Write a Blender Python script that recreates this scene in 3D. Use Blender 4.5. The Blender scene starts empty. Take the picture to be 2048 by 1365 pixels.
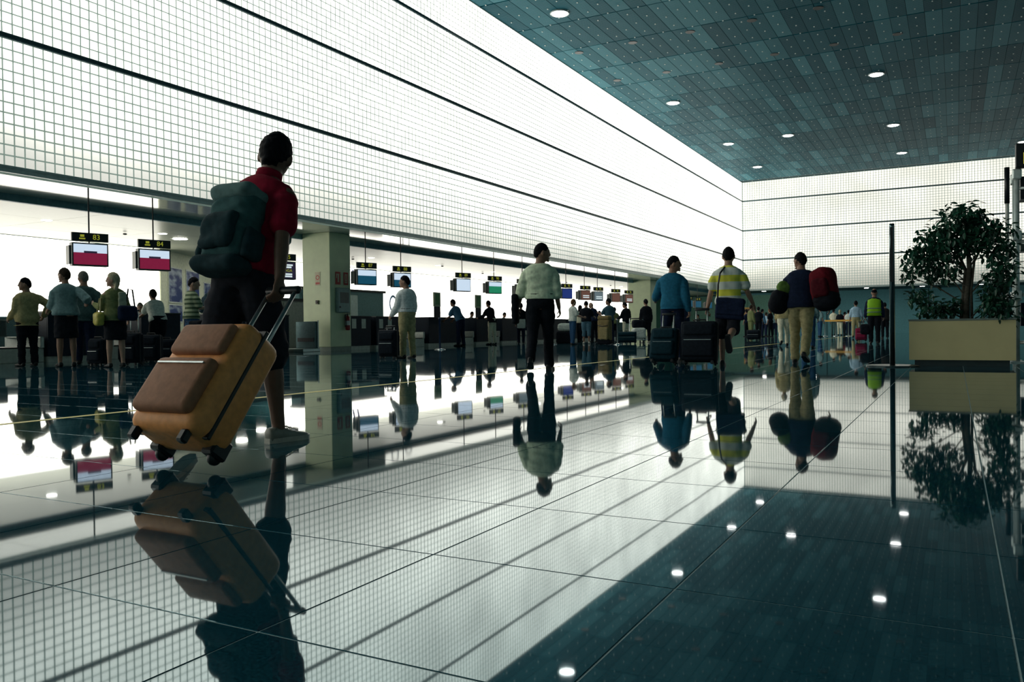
import bpy, bmesh, math, random
import numpy as np
from mathutils import Vector, Matrix

random.seed(7); rng = np.random.default_rng(11)
scene = bpy.context.scene
COL = scene.collection
PI = math.pi

# ------------------------------------------------------------------ camera
CAM_H = 0.574
FOCAL_PX = 1641.48                      # focal length in pixels of a 2048 px wide frame
YAW, PITCH, ROLL = 0.4954, -0.0129, -0.0117
def cam_axes():
    cy, sy, cp, sp = math.cos(YAW), math.sin(YAW), math.cos(PITCH), math.sin(PITCH)
    f = Vector((-sy*cp, cy*cp, sp)); r = Vector((cy, sy, 0)); u = r.cross(f)
    cr, sr = math.cos(ROLL), math.sin(ROLL)
    return cr*r + sr*u, -sr*r + cr*u, f
_r, _u, _f = cam_axes()
cam_data = bpy.data.cameras.new('camera')
cam_data.sensor_fit = 'HORIZONTAL'; cam_data.sensor_width = 36.0
cam_data.lens = FOCAL_PX / 2048 * 36.0
cam_data.clip_start = 0.05; cam_data.clip_end = 500
cam = bpy.data.objects.new('camera', cam_data); COL.objects.link(cam)
M3 = Matrix((_r, _u, -_f)).transposed()
cam.matrix_world = Matrix.Translation((0, 0, CAM_H)) @ M3.to_4x4()
scene.camera = cam

# ------------------------------------------------------------------ world, exposure
world = bpy.data.worlds.new('world'); scene.world = world; world.use_nodes = True
world.node_tree.nodes['Background'].inputs[0].default_value = (0.10, 0.22, 0.26, 1)
world.node_tree.nodes['Background'].inputs[1].default_value = 0.25
scene.view_settings.view_transform = 'Standard'
scene.view_settings.look = 'None'
scene.view_settings.gamma = 1.0
scene.view_settings.use_curve_mapping = False
scene.view_settings.exposure = 0.15
scene.cycles.max_bounces = 4; scene.cycles.diffuse_bounces = 2; scene.cycles.glossy_bounces = 3; scene.cycles.adaptive_threshold = 0.03
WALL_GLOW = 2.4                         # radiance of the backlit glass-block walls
BOX_GLOW = 3.0                          # radiance of the light-box wall behind the desks

# ------------------------------------------------------------------ positions read off the floor
def ground(px, py, z=0.0):
    d = _f + _r*((px-1024)/FOCAL_PX) - _u*((py-682.5)/FOCAL_PX)
    t = (z-CAM_H)/d.z
    return Vector((d.x*t, d.y*t, z))
def at_x(px, py, X):
    d = _f + _r*((px-1024)/FOCAL_PX) - _u*((py-682.5)/FOCAL_PX)
    t = X/d.x
    return Vector((X, d.y*t, CAM_H + d.z*t))
def at_y(px, py, Y):
    d = _f + _r*((px-1024)/FOCAL_PX) - _u*((py-682.5)/FOCAL_PX)
    t = Y/d.y
    return Vector((d.x*t, Y, CAM_H + d.z*t))
def in_frame(P, m=0):
    v = Vector(P) - Vector((0, 0, CAM_H)); d = v.dot(_f)
    if d < .2: return False
    x = 1024 + FOCAL_PX*v.dot(_r)/d; y = 682.5 - FOCAL_PX*v.dot(_u)/d
    return -m < x < 2048+m and -m < y < 1365+m

# ------------------------------------------------------------------ materials
MATS = {}
def nd(nt, t, **kw):
    n = nt.nodes.new(t)
    for k, v in kw.items(): setattr(n, k, v)
    return n
def mat(name, col, rough=0.6, metal=0.0, var=0.12, scale=12.0, bump=0.0, ior=1.45, emit=None, estr=0.0, spec=0.5, aniso=None):
    if name in MATS: return MATS[name]
    m = bpy.data.materials.new(name); m.use_nodes = True; nt = m.node_tree
    b = nt.nodes['Principled BSDF']
    b.inputs['Roughness'].default_value = rough; b.inputs['Metallic'].default_value = metal
    b.inputs['IOR'].default_value = ior; b.inputs['Specular IOR Level'].default_value = spec
    tc = nd(nt, 'ShaderNodeTexCoord'); nz = nd(nt, 'ShaderNodeTexNoise')
    nz.inputs['Scale'].default_value = scale; nz.inputs['Detail'].default_value = 3
    if aniso:
        mp = nd(nt, 'ShaderNodeMapping'); mp.inputs['Scale'].default_value = aniso
        nt.links.new(tc.outputs['Object'], mp.inputs[0]); nt.links.new(mp.outputs[0], nz.inputs['Vector'])
    else: nt.links.new(tc.outputs['Object'], nz.inputs['Vector'])
    rp = nd(nt, 'ShaderNodeValToRGB')
    c = Vector(col)
    rp.color_ramp.elements[0].position = .3; rp.color_ramp.elements[1].position = .7
    rp.color_ramp.elements[0].color = (*[max(0, x*(1-var)) for x in c], 1)
    rp.color_ramp.elements[1].color = (*[min(1, x*(1+var)) for x in c], 1)
    nt.links.new(nz.outputs['Fac'], rp.inputs[0]); nt.links.new(rp.outputs[0], b.inputs['Base Color'])
    if bump:
        bp = nd(nt, 'ShaderNodeBump'); bp.inputs['Strength'].default_value = bump; bp.inputs['Distance'].default_value = .01
        nt.links.new(nz.outputs['Fac'], bp.inputs['Height']); nt.links.new(bp.outputs[0], b.inputs['Normal'])
    if emit:
        b.inputs['Emission Color'].default_value = (*emit, 1); b.inputs['Emission Strength'].default_value = estr
    MATS[name] = m
    return m
def fabric(name, col, var=.18, rough=.9): return mat(name, [min(.8, c*1.35) for c in col], rough, 0, var, 25, .25, spec=.15)
def stripe_mat(name, stops, period, rough=.9, axis='Z', offset=0.0):
    """cloth with woven stripes along the object's own axis"""
    if name in MATS: return MATS[name]
    m = mat(name, (.5, .5, .5), rough, spec=.15); nt = m.node_tree; b = nt.nodes['Principled BSDF']
    tc = nd(nt, 'ShaderNodeTexCoord'); sp = nd(nt, 'ShaderNodeSeparateXYZ'); nt.links.new(tc.outputs['Object'], sp.inputs[0])
    ad = nd(nt, 'ShaderNodeMath', operation='ADD'); ad.inputs[1].default_value = offset; nt.links.new(sp.outputs[axis], ad.inputs[0])
    dv = nd(nt, 'ShaderNodeMath', operation='DIVIDE'); dv.inputs[1].default_value = period; nt.links.new(ad.outputs[0], dv.inputs[0])
    fr = nd(nt, 'ShaderNodeMath', operation='FRACT'); nt.links.new(dv.outputs[0], fr.inputs[0])
    rp = nd(nt, 'ShaderNodeValToRGB'); rp.color_ramp.interpolation = 'CONSTANT'
    e = rp.color_ramp.elements; e[0].position = 0; e[0].color = (*stops[0][1], 1); e[1].position = stops[1][0]; e[1].color = (*stops[1][1], 1)
    for p, c in stops[2:]:
        x = e.new(p); x.color = (*c, 1)
    nt.links.new(fr.outputs[0], rp.inputs[0]); nt.links.new(rp.outputs[0], b.inputs['Base Color'])
    return m
def glow(name, col, s): return mat(name, [min(1, c*.8) for c in col], .4, emit=col, estr=s)

# ------------------------------------------------------------------ mesh helpers
class MB:
    """collects verts / faces for one mesh"""
    def __init__(self): self.v = []; self.f = []
    def add(self, vs, fs):
        o = len(self.v); self.v += [tuple(p) for p in vs]; self.f += [tuple(i+o for i in f) for f in fs]; return self
    def box(self, a, b, M=None):
        (x0, y0, z0), (x1, y1, z1) = a, b
        vs = [(x0,y0,z0),(x1,y0,z0),(x1,y1,z0),(x0,y1,z0),(x0,y0,z1),(x1,y0,z1),(x1,y1,z1),(x0,y1,z1)]
        if M: vs = [M @ Vector(p) for p in vs]
        return self.add(vs, [(0,3,2,1),(4,5,6,7),(0,1,5,4),(1,2,6,5),(2,3,7,6),(3,0,4,7)])
    def rbox(self, a, b, r=.02, seg=2, M=None):
        bm = bmesh.new(); bmesh.ops.create_cube(bm, size=1)
        c = [(p+q)/2 for p, q in zip(a, b)]; s = [abs(q-p) for p, q in zip(a, b)]
        for v in bm.verts: v.co = Vector((c[i]+v.co[i]*s[i] for i in range(3)))
        r = min(r, min(s)*.45)
        bmesh.ops.bevel(bm, geom=bm.edges[:], offset=r, segments=seg, profile=.5, affect='EDGES')
        bm.verts.index_update()
        vs = [M @ v.co if M else v.co.copy() for v in bm.verts]; fs = [[v.index for v in f.verts] for f in bm.faces]
        bm.free(); return self.add(vs, fs)
    def tube(self, pts, r, n=8, closed=False):
        pts = [Vector(p) for p in pts]; rs = r if isinstance(r, (list, tuple)) else [r]*len(pts)
        o = len(self.v); prev = None
        for i, p in enumerate(pts):
            d = (pts[min(i+1, len(pts)-1)] - pts[max(i-1, 0)]).normalized()
            if prev is None:
                a = d.orthogonal().normalized()
            else:
                a = (prev - d*prev.dot(d)); a = a.normalized() if a.length > 1e-6 else d.orthogonal().normalized()
            prev = a; b = d.cross(a)
            for k in range(n):
                t = 2*PI*k/n; self.v.append(tuple(p + (a*math.cos(t) + b*math.sin(t))*rs[i]))
        m = len(pts)
        for i in range(m-1):
            for k in range(n):
                self.f.append((o+i*n+k, o+i*n+(k+1)%n, o+(i+1)*n+(k+1)%n, o+(i+1)*n+k))
        self.f.append(tuple(o+k for k in reversed(range(n)))); self.f.append(tuple(o+(m-1)*n+k for k in range(n)))
        return self
    def lathe(self, prof, n=16, M=None):
        vs = []; fs = []
        for (r, z) in prof:
            for k in range(n):
                t = 2*PI*k/n; p = Vector((r*math.cos(t), r*math.sin(t), z)); vs.append(M @ p if M else p)
        for i in range(len(prof)-1):
            for k in range(n): fs.append((i*n+k, i*n+(k+1)%n, (i+1)*n+(k+1)%n, (i+1)*n+k))
        fs.append(tuple(reversed(range(n)))); fs.append(tuple((len(prof)-1)*n+k for k in range(n)))
        return self.add(vs, fs)
    def ell(self, c, r, nu=12, nv=8, M=None):
        vs = []; fs = []
        for j in range(nv+1):
            ph = PI*(j/nv)
            ph = min(max(ph, .02), PI-.02)
            for k in range(nu):
                t = 2*PI*k/nu; p = Vector((c[0]+r[0]*math.sin(ph)*math.cos(t), c[1]+r[1]*math.sin(ph)*math.sin(t), c[2]-r[2]*math.cos(ph)))
                vs.append(M @ p if M else p)
        for j in range(nv):
            for k in range(nu): fs.append((j*nu+k, j*nu+(k+1)%nu, (j+1)*nu+(k+1)%nu, (j+1)*nu+k))
        fs.append(tuple(reversed(range(nu)))); fs.append(tuple(nv*nu+k for k in range(nu)))
        return self.add(vs, fs)
    def loft(self, rings):
        n = len(rings[0]); vs = [p for r in rings for p in r]; fs = []
        for i in range(len(rings)-1):
            for k in range(n): fs.append((i*n+k, i*n+(k+1)%n, (i+1)*n+(k+1)%n, (i+1)*n+k))
        fs.append(tuple(reversed(range(n)))); fs.append(tuple((len(rings)-1)*n+k for k in range(n)))
        return self.add(vs, fs)
    def mesh(self, name):
        me = bpy.data.meshes.new(name); me.from_pydata([tuple(p) for p in self.v], [], self.f); me.update(); return me
    def build(self, name, m, parent=None, smooth=False, loc=None):
        return link(name, self.mesh(name), m, parent, smooth, loc)
def link(name, me, m, parent=None, smooth=False, loc=None):
    if m and not me.materials: me.materials.append(m)
    if smooth: me.polygons.foreach_set('use_smooth', [True]*len(me.polygons))
    o = bpy.data.objects.new(name, me); COL.objects.link(o)
    if parent: o.parent = parent
    if loc: o.location = loc
    return o
def thing(name, label, cat, loc=(0, 0, 0), rz=0.0, group=None):
    o = bpy.data.objects.new(name, None); COL.objects.link(o); o.empty_display_size = .1
    o.location = loc; o.rotation_euler = (0, 0, rz); return tag(o, label, cat, group)
def tag(o, label, cat, group=None):
    o['label'] = label; o['category'] = cat
    if group: o['group'] = group
    return o
def struct(o, label=None):
    o['kind'] = 'structure'
    if label: o['label'] = label
    return o
TMP = bpy.data.scenes.new('workbench')          # scratch scene for shaping meshes, removed at the end
def text_mesh(s, size, m, name, parent, M, shear=0.0):
    cu = bpy.data.curves.new(name, 'FONT'); cu.body = s; cu.size = size; cu.align_x = 'CENTER'; cu.align_y = 'CENTER'; cu.extrude = .002; cu.shear = shear
    t = bpy.data.objects.new('tmp', cu); TMP.collection.objects.link(t)
    vl = TMP.view_layers[0]; vl.update(); dg = vl.depsgraph
    me = bpy.data.meshes.new_from_object(t.evaluated_get(dg))
    bpy.data.objects.remove(t)
    me.transform(M); me.materials.clear()
    return link(name, me, m, parent)
def remesh(vs, fs, voxel, smooth=2, wr=0.0, seed=0, vscale=9.0):
    me = bpy.data.meshes.new('tmp'); me.from_pydata([tuple(p) for p in vs], [], fs)
    o = bpy.data.objects.new('tmp', me); TMP.collection.objects.link(o)
    r = o.modifiers.new('r', 'REMESH'); r.mode = 'VOXEL'; r.voxel_size = voxel; r.use_smooth_shade = True
    s = o.modifiers.new('s', 'SMOOTH'); s.factor = .5; s.iterations = smooth
    vl = TMP.view_layers[0]; vl.update(); dg = vl.depsgraph
    out = bpy.data.meshes.new_from_object(o.evaluated_get(dg))
    bpy.data.objects.remove(o); bpy.data.meshes.remove(me)
    if wr:
        n = len(out.vertices); co = np.empty(n*3); no = np.empty(n*3)
        out.vertices.foreach_get('co', co); out.vertex_normals.foreach_get('vector', no)
        co = co.reshape(-1, 3); no = no.reshape(-1, 3); rg = np.random.default_rng(seed); d = np.zeros(n)
        for k in range(6):
            w = rg.normal(size=3)*np.array([1.2, 1.2, 2.2])*vscale*(1+.5*k); d += np.sin(co@w + rg.uniform(0, 6.28))/(1+.5*k)
        co += no*(d*wr/2.2)[:, None]
        out.vertices.foreach_set('co', co.ravel())
    out.polygons.foreach_set('use_smooth', [True]*len(out.polygons)); out.update()
    return out

# ------------------------------------------------------------------ room dimensions (metres)
XW = -15.9        # face of the glass-block wall on the left
YB = 70.9         # face of the glass-block wall at the end
XR = 18.0; Y0 = -18.0
ZC = 12.93        # hall ceiling
ZS = 3.70         # underside of the glass-block walls
XD = -17.5        # fronts of the check-in desks
XL = -24.2        # light-box wall behind the desks
ZL = 3.54         # ceiling above the desks

# ------------------------------------------------------------------ structural materials
def floor_material():
    m = bpy.data.materials.new('polished granite'); m.use_nodes = True; nt = m.node_tree; b = nt.nodes['Principled BSDF']
    g = nd(nt, 'ShaderNodeNewGeometry'); n1 = nd(nt, 'ShaderNodeTexNoise'); n1.inputs['Scale'].default_value = 160; n1.inputs['Detail'].default_value = 2
    nt.links.new(g.outputs['Position'], n1.inputs['Vector'])
    rp = nd(nt, 'ShaderNodeValToRGB'); rp.color_ramp.elements[0].position = .35; rp.color_ramp.elements[1].position = .75
    rp.color_ramp.elements[0].color = (.003, .034, .052, 1); rp.color_ramp.elements[1].color = (.014, .098, .135, 1)
    nt.links.new(n1.outputs['Fac'], rp.inputs[0]); nt.links.new(rp.outputs[0], b.inputs['Base Color'])
    b.inputs['Roughness'].default_value = .028; b.inputs['IOR'].default_value = 1.95; b.inputs['Specular Tint'].default_value = (.58, .93, 1.0, 1)
    n2 = nd(nt, 'ShaderNodeTexNoise'); n2.inputs['Scale'].default_value = 1.1; n2.inputs['Detail'].default_value = 2
    nt.links.new(g.outputs['Position'], n2.inputs['Vector'])
    bp = nd(nt, 'ShaderNodeBump'); bp.inputs['Strength'].default_value = .05; bp.inputs['Distance'].default_value = .004
    nt.links.new(n2.outputs['Fac'], bp.inputs['Height']); nt.links.new(bp.outputs[0], b.inputs['Normal'])
    return m
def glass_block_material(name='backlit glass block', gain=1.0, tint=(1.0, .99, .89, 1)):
    """translucent glass block with its backlight put into the emission, unevenness and fade at the bottom frame included"""
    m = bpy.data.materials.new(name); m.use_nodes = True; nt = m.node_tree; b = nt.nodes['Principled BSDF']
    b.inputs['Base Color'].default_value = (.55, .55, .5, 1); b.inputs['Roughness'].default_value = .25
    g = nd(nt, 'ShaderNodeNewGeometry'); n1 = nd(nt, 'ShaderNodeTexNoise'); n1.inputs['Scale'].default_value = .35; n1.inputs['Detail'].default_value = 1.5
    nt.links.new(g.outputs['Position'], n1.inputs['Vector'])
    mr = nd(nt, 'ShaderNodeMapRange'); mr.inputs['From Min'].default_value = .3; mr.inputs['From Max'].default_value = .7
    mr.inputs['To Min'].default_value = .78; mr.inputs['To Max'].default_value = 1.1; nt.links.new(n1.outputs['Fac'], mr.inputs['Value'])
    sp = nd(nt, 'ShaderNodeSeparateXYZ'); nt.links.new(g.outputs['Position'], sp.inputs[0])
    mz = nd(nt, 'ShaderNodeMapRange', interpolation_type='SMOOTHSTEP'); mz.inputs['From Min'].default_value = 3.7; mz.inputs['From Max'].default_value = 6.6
    mz.inputs['To Min'].default_value = .26; mz.inputs['To Max'].default_value = 1; nt.links.new(sp.outputs['Z'], mz.inputs['Value'])  # backlight fade above the bottom frame painted into the emission
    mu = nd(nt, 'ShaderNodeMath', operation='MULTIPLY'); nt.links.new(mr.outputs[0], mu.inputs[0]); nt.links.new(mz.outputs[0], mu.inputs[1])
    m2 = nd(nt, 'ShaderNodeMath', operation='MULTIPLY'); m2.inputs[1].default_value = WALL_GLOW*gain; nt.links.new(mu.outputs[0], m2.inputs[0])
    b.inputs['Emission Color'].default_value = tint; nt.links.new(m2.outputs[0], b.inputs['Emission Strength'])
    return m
def ceiling_material():
    """ribbed metal ceiling trays, each with its own tone"""
    m = bpy.data.materials.new('ribbed metal ceiling tray'); m.use_nodes = True; nt = m.node_tree; b = nt.nodes['Principled BSDF']
    g = nd(nt, 'ShaderNodeNewGeometry')
    sb = nd(nt, 'ShaderNodeVectorMath', operation='SUBTRACT'); sb.inputs[1].default_value = (XW, 2.6, 0); nt.links.new(g.outputs['Position'], sb.inputs[0])
    sc = nd(nt, 'ShaderNodeVectorMath', operation='MULTIPLY'); sc.inputs[1].default_value = (1/TRAY_X, 1/TRAY_Y, 0); nt.links.new(sb.outputs[0], sc.inputs[0])
    fl = nd(nt, 'ShaderNodeVectorMath', operation='FLOOR'); nt.links.new(sc.outputs[0], fl.inputs[0])
    wn = nd(nt, 'ShaderNodeTexWhiteNoise'); nt.links.new(fl.outputs[0], wn.inputs['Vector'])
    rp = nd(nt, 'ShaderNodeValToRGB'); e = rp.color_ramp.elements
    e[0].position = 0; e[0].color = (.008, .080, .110, 1); e[1].position = 1; e[1].color = (.060, .215, .262, 1)
    x = e.new(.55); x.color = (.018, .115, .150, 1)
    nt.links.new(wn.outputs['Value'], rp.inputs[0])
    sp = nd(nt, 'ShaderNodeSeparateXYZ'); nt.links.new(g.outputs['Position'], sp.inputs[0])
    mu = nd(nt, 'ShaderNodeMath', operation='MULTIPLY'); mu.inputs[1].default_value = 2*PI/.105; nt.links.new(sp.outputs['Y'], mu.inputs[0])
    si = nd(nt, 'ShaderNodeMath', operation='SINE'); nt.links.new(mu.outputs[0], si.inputs[0])
    bp = nd(nt, 'ShaderNodeBump'); bp.inputs['Strength'].default_value = .3; bp.inputs['Distance'].default_value = .02
    nt.links.new(si.outputs[0], bp.inputs['Height']); nt.links.new(bp.outputs[0], b.inputs['Normal'])
    nt.links.new(rp.outputs[0], b.inputs['Base Color']); b.inputs['Roughness'].default_value = .5; b.inputs['Specular IOR Level'].default_value = .05; b.inputs['Specular Tint'].default_value = (.22, .80, 1, 1)
    return m
TRAY_X, TRAY_Y = .62, 3.07
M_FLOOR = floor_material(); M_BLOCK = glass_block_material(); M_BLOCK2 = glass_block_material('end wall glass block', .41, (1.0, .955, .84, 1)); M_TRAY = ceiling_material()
M_GROUT = mat('tile grout', (.40, .52, .53), .9)
M_MORTAR = mat('translucent block mortar', (.25, .32, .29), .9, emit=(.72, .92, .80), estr=.20)   # leaking backlight put in as a faint glow of the mortar itself
M_RAIL = mat('grey aluminium rail', (.075, .13, .145), .4, .3)
M_FRAME = mat('pale aluminium frame', (.42, .48, .47), .35, .4)
M_SOFFIT = mat('glossy white ceiling panel', (.70, .74, .66), .08, 0, .04, ior=2.3)
M_BULK = mat('blue grey bulkhead paint', (.16, .34, .39), .5)
M_LOWCEIL = mat('cream metal ceiling panel', (.46, .48, .38), .3, 0, .04, ior=1.25)
M_LIGHTBOX = glow('light box acrylic', (1.0, .965, .86), BOX_GLOW)
M_TEALWALL = mat('teal wall paint', (.15, .42, .47), .6)
M_DARKWALL = mat('dark teal wall panel', (.03, .075, .09), .6)
M_LAMP = glow('downlight lamp', (1.0, .97, .93), 11)
M_LAMP2 = glow('low ceiling lamp', (1.0, .97, .9), 10)
M_BLACK = mat('black plastic', (.008, .011, .014), .4)
M_STEEL = mat('brushed steel', (.42, .47, .47), .3, .85, .1, 30)
M_CHROME = mat('chrome', (.7, .74, .74), .12, 1.0, .03)
M_PILLAR = mat('olive pillar paint', (.68, .76, .50), .45, 0, .06, 3)
M_WHITE = mat('white laminate', (.6, .64, .58), .5)
M_NAVY = mat('navy desk laminate', (.006, .018, .036), .5, spec=.2)
M_PAPER = mat('paper', (.75, .75, .68), .9)

# ------------------------------------------------------------------ floor
TX, TY = .637, .604
FX0 = -.546 - TX*45; FY0 = 1.751 - TY*34        # joints fall where the photograph shows them
def frustum(w, h, d, e):
    m = MB(); a, b = w/2, h/2
    vs = [(-a,-b,-d),(a,-b,-d),(a,b,-d),(-a,b,-d),(-a,-b,-e),(a,-b,-e),(a,b,-e),(-a,b,-e),(-a+e,-b+e,0),(a-e,-b+e,0),(a-e,b-e,0),(-a+e,b-e,0)]
    fs = [(8,9,10,11)]
    for i in range(4):
        j = (i+1) % 4; fs += [(4+i,4+j,8+j,8+i), (i,j,4+j,4+i)]
    return vs, fs
def field(cells, proto, xf, name, me_name, m, parent, n_single=300, stuff_name=None, side=None):
    """cells: list of (key, position); the n_single that show largest become single objects, the rest one mesh"""
    vs, fs = proto
    cells = sorted(cells, key=lambda c: c[0])
    me = bpy.data.meshes.new(me_name); me.from_pydata([xf(Vector((0, 0, 0)), Vector(p)) for p in vs], [], fs); me.materials.append(m)
    mi = [0] + [1]*(len(fs)-1)
    if side: me.materials.append(side); me.polygons.foreach_set('material_index', mi)
    for k, pos in cells[:n_single]:
        o = bpy.data.objects.new(name, me); COL.objects.link(o); o.parent = parent; o.location = pos
    rest = cells[n_single:]
    base = np.array([tuple(xf(Vector((0, 0, 0)), Vector(p))) for p in vs]); n = len(vs)
    P = np.array([tuple(p) for _, p in rest]); V = (P[:, None, :] + base[None]).reshape(-1, 3)
    F = [tuple(i+o*n for i in f) for o in range(len(rest)) for f in fs]
    me2 = bpy.data.meshes.new(stuff_name); me2.from_pydata(V.tolist(), [], F); me2.materials.append(m)
    if side: me2.materials.append(side); me2.polygons.foreach_set('material_index', mi*len(rest))
    o = bpy.data.objects.new(stuff_name, me2); COL.objects.link(o); o.parent = parent; o['kind'] = 'stuff'
    return o
def show_key(p):
    d = (Vector(p) - Vector((0, 0, CAM_H))).length
    return d if in_frame(p, 15) else d + 1000
floor = struct(MB().box((-34, Y0, -.2), (XR, 80, -.0014)).build('floor', M_GROUT))
cells = []
nx = int((XR-FX0)/TX); ny = int((78-FY0)/TY)
for i in range(nx):
    for j in range(ny):
        x = FX0+(i+.5)*TX; y = FY0+(j+.5)*TY
        p = (x, y, 0)
        cells.append((show_key(p), p))
field(cells, frustum(TX-.0045, TY-.0045, .0014, .0008), lambda c, p: p, 'floor_tile', 'floor_tile', M_FLOOR, floor, 300, 'floor_tiles_far')
ln = MB()
ln.box((-5.47-.035, -6, .0002), (-5.47+.035, 66, .0012))
tag(ln.build('floor_line', mat('yellow floor tape', (.85, .68, .12), .5)), 'long yellow guide line taped along the polished floor', 'floor marking')

# ------------------------------------------------------------------ glass-block walls
PAN = [(3.83, 6.26, 12), (6.36, 8.76, 12), (8.86, 11.26, 12), (11.36, 12.90, 8)]
def block_cells(along0, along1, place):
    cells = []; n = round((along1-along0)/.2)
    for i in range(n):
        a = along0 + (i+.5)*.2
        for z0, z1, rows in PAN:
            for r in range(rows):
                p = place(a, z0 + (r+.5)*(z1-z0)/rows); cells.append((show_key(p), p))
    return cells
BV = frustum(.181, .183, .016, .005)
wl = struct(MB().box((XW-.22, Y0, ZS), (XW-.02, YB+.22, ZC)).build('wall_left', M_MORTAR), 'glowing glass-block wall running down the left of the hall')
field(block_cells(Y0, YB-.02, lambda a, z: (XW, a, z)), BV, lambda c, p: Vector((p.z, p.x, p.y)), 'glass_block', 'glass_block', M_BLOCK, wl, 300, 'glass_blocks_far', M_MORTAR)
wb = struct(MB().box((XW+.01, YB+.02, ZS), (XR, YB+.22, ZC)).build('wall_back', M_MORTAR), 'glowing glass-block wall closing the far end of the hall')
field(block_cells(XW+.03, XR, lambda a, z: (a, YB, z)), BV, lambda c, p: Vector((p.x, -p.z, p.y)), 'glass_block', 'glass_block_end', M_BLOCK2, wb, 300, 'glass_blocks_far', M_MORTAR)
for zc in (6.31, 8.81, 11.31):
    r = MB(); r.box((XW-.02, Y0, zc-.05), (XW+.03, YB, zc-.012)); r.box((XW-.02, Y0, zc-.012), (XW+.015, YB, zc+.012)); r.box((XW-.02, Y0, zc+.012), (XW+.03, YB, zc+.05))
    r.build('rail', M_RAIL, wl)
    r = MB(); r.box((XW, YB-.03, zc-.05), (XR, YB+.02, zc-.012)); r.box((XW, YB-.015, zc-.012), (XR, YB+.02, zc+.012)); r.box((XW, YB-.03, zc+.012), (XR, YB+.02, zc+.05))
    r.build('rail', M_RAIL, wb)
r = MB(); r.box((XW-.25, Y0, 3.70), (XW+.05, YB, 3.755)); r.box((XW-.02, Y0, 3.755), (XW+.03, YB, 3.785)); r.box((XW-.02, Y0, 3.785), (XW+.05, YB, 3.83)); r.build('bottom_frame', M_FRAME, wl)
r = MB(); r.box((XW, YB-.05, 3.70), (XR, YB+.25, 3.755)); r.box((XW, YB-.03, 3.755), (XR, YB+.02, 3.785)); r.box((XW, YB-.05, 3.785), (XR, YB+.02, 3.83)); r.build('bottom_frame', M_FRAME, wb)

# ------------------------------------------------------------------ hall ceiling
ce = struct(MB().box((XW-.2, Y0, ZC+.05), (XR, YB+.2, ZC+.2)).build('ceiling', M_DARKWALL), 'dark ribbed metal ceiling of the hall')
cells = []
for i in range(int((XR-XW)/TRAY_X)):
    for j in range(-7, 24):
        y = (j+.5)*TRAY_Y + 2.6; x = XW + (i+.5)*TRAY_X
        if y-TRAY_Y/2 < Y0 or y+TRAY_Y/2 > YB+1.3: continue
        cells.append((show_key((x, y, ZC)), (x, y, ZC)))
field(cells, frustum(TRAY_X-.014, TRAY_Y-.07, .05, .006), lambda c, p: Vector((p.x, -p.y, -p.z)), 'ceiling_tray', 'ceiling_tray', M_TRAY, ce, 300, 'ceiling_trays_far')
st = MB()
for i in range(0, 58):
    for j in range(0, 96):
        x = XW+.3+i*.62; y = 23+j*.767/1.5
        if (i+j) % 2 or x > XR: continue
        st.box((x-.024, y-.024, ZC-.03), (x+.024, y+.024, ZC))
o = st.build('fixing_studs', mat('pale studs', (.7, .78, .76), .4), ce); o['kind'] = 'stuff'
for j, y in enumerate((33.8, 38.5)):
    for i in range(6):
        MB().lathe([(.19, ZC-.02), (.2, ZC-.004), (.2, ZC+.02)], 16, Matrix.Translation((-14.7+2.52*i, y, 0))).build('speaker_port', M_BLACK, ce)
DL = [(-13.5, 29.2, 'left ceiling row, nearest the camera'), (-13.5, 43.8, 'left ceiling row, second from the camera'), (-13.3, 55.4, 'left ceiling row, third from the camera'),
      (-13.3, 64.5, 'left ceiling row, last before the end wall'), (-3.35, 44.0, 'right ceiling row, largest in view'), (-3.3, 55.6, 'right ceiling row, middle one'),
      (-3.3, 64.8, 'right ceiling row, smallest near end wall'), (-9.4, 55.0, 'between the two ceiling rows, small'), (4.1, 65.3, 'at the far right above the black sign'), (-3.35, 29.4, 'right ceiling row, above the picture edge'), (-13.5, 14.8, 'left ceiling row, above the picture edge')]
for x, y, w in DL:
    t = thing('downlight', 'round recessed downlight in the ' + w if 'row' in w and not w.startswith('between') else 'round recessed downlight ' + w, 'ceiling light', (x, y, ZC-.03))
    MB().lathe([(.30, -.01), (.36, -.035), (.38, -.02), (.38, .02)], 24).build('trim_ring', M_FRAME, t)
    MB().lathe([(.02, -.045), (.29, -.04), (.29, .0)], 24).build('lamp', M_LAMP, t)

# ------------------------------------------------------------------ unseen sides of the hall
struct(MB().box((XR, Y0, 0), (XR+.2, 80, ZC+.2)).build('wall_right', mat('mid teal plaster', (.44, .66, .70), .7)))
struct(MB().box((-34, Y0-.2, 0), (XR, Y0, ZC+.2)).build('wall_front', mat('pale teal plaster', (.60, .82, .86), .7)))

# ------------------------------------------------------------------ low zone under the left wall
so = struct(MB().box((-18.2, Y0, ZS+.03), (XW-.24, YB+7, ZS+.3)).build('ceiling_soffit', M_DARKWALL))
for k in range(30):
    y = Y0 + k*3.07 + .31
    for a, b in ((-18.2, -17.2), (-17.19, XW-.25)):
        MB().box((a, y+.006, ZS), (b, y+3.07-.006, ZS+.03)).build('soffit_panel', M_SOFFIT, so)
struct(MB().box((-18.32, Y0, ZL), (-18.2, YB+7, ZS+.3)).build('trim_1', M_BULK), 'dark bulkhead band above the check-in desks')
lo = struct(MB().box((-33.5, Y0, ZL+.03), (-18.32, YB+7, ZL+.3)).build('ceiling_low', M_DARKWALL))
for k in range(30):
    y = Y0 + k*3.07 + .31
    for a, b in ((-20.3, -18.32), (-22.25, -20.31), (-24.2, -22.26)):
        MB().box((a, y+.006, ZL), (b, y+3.07-.006, ZL+.03)).build('ceiling_panel', M_LOWCEIL, lo)
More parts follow.
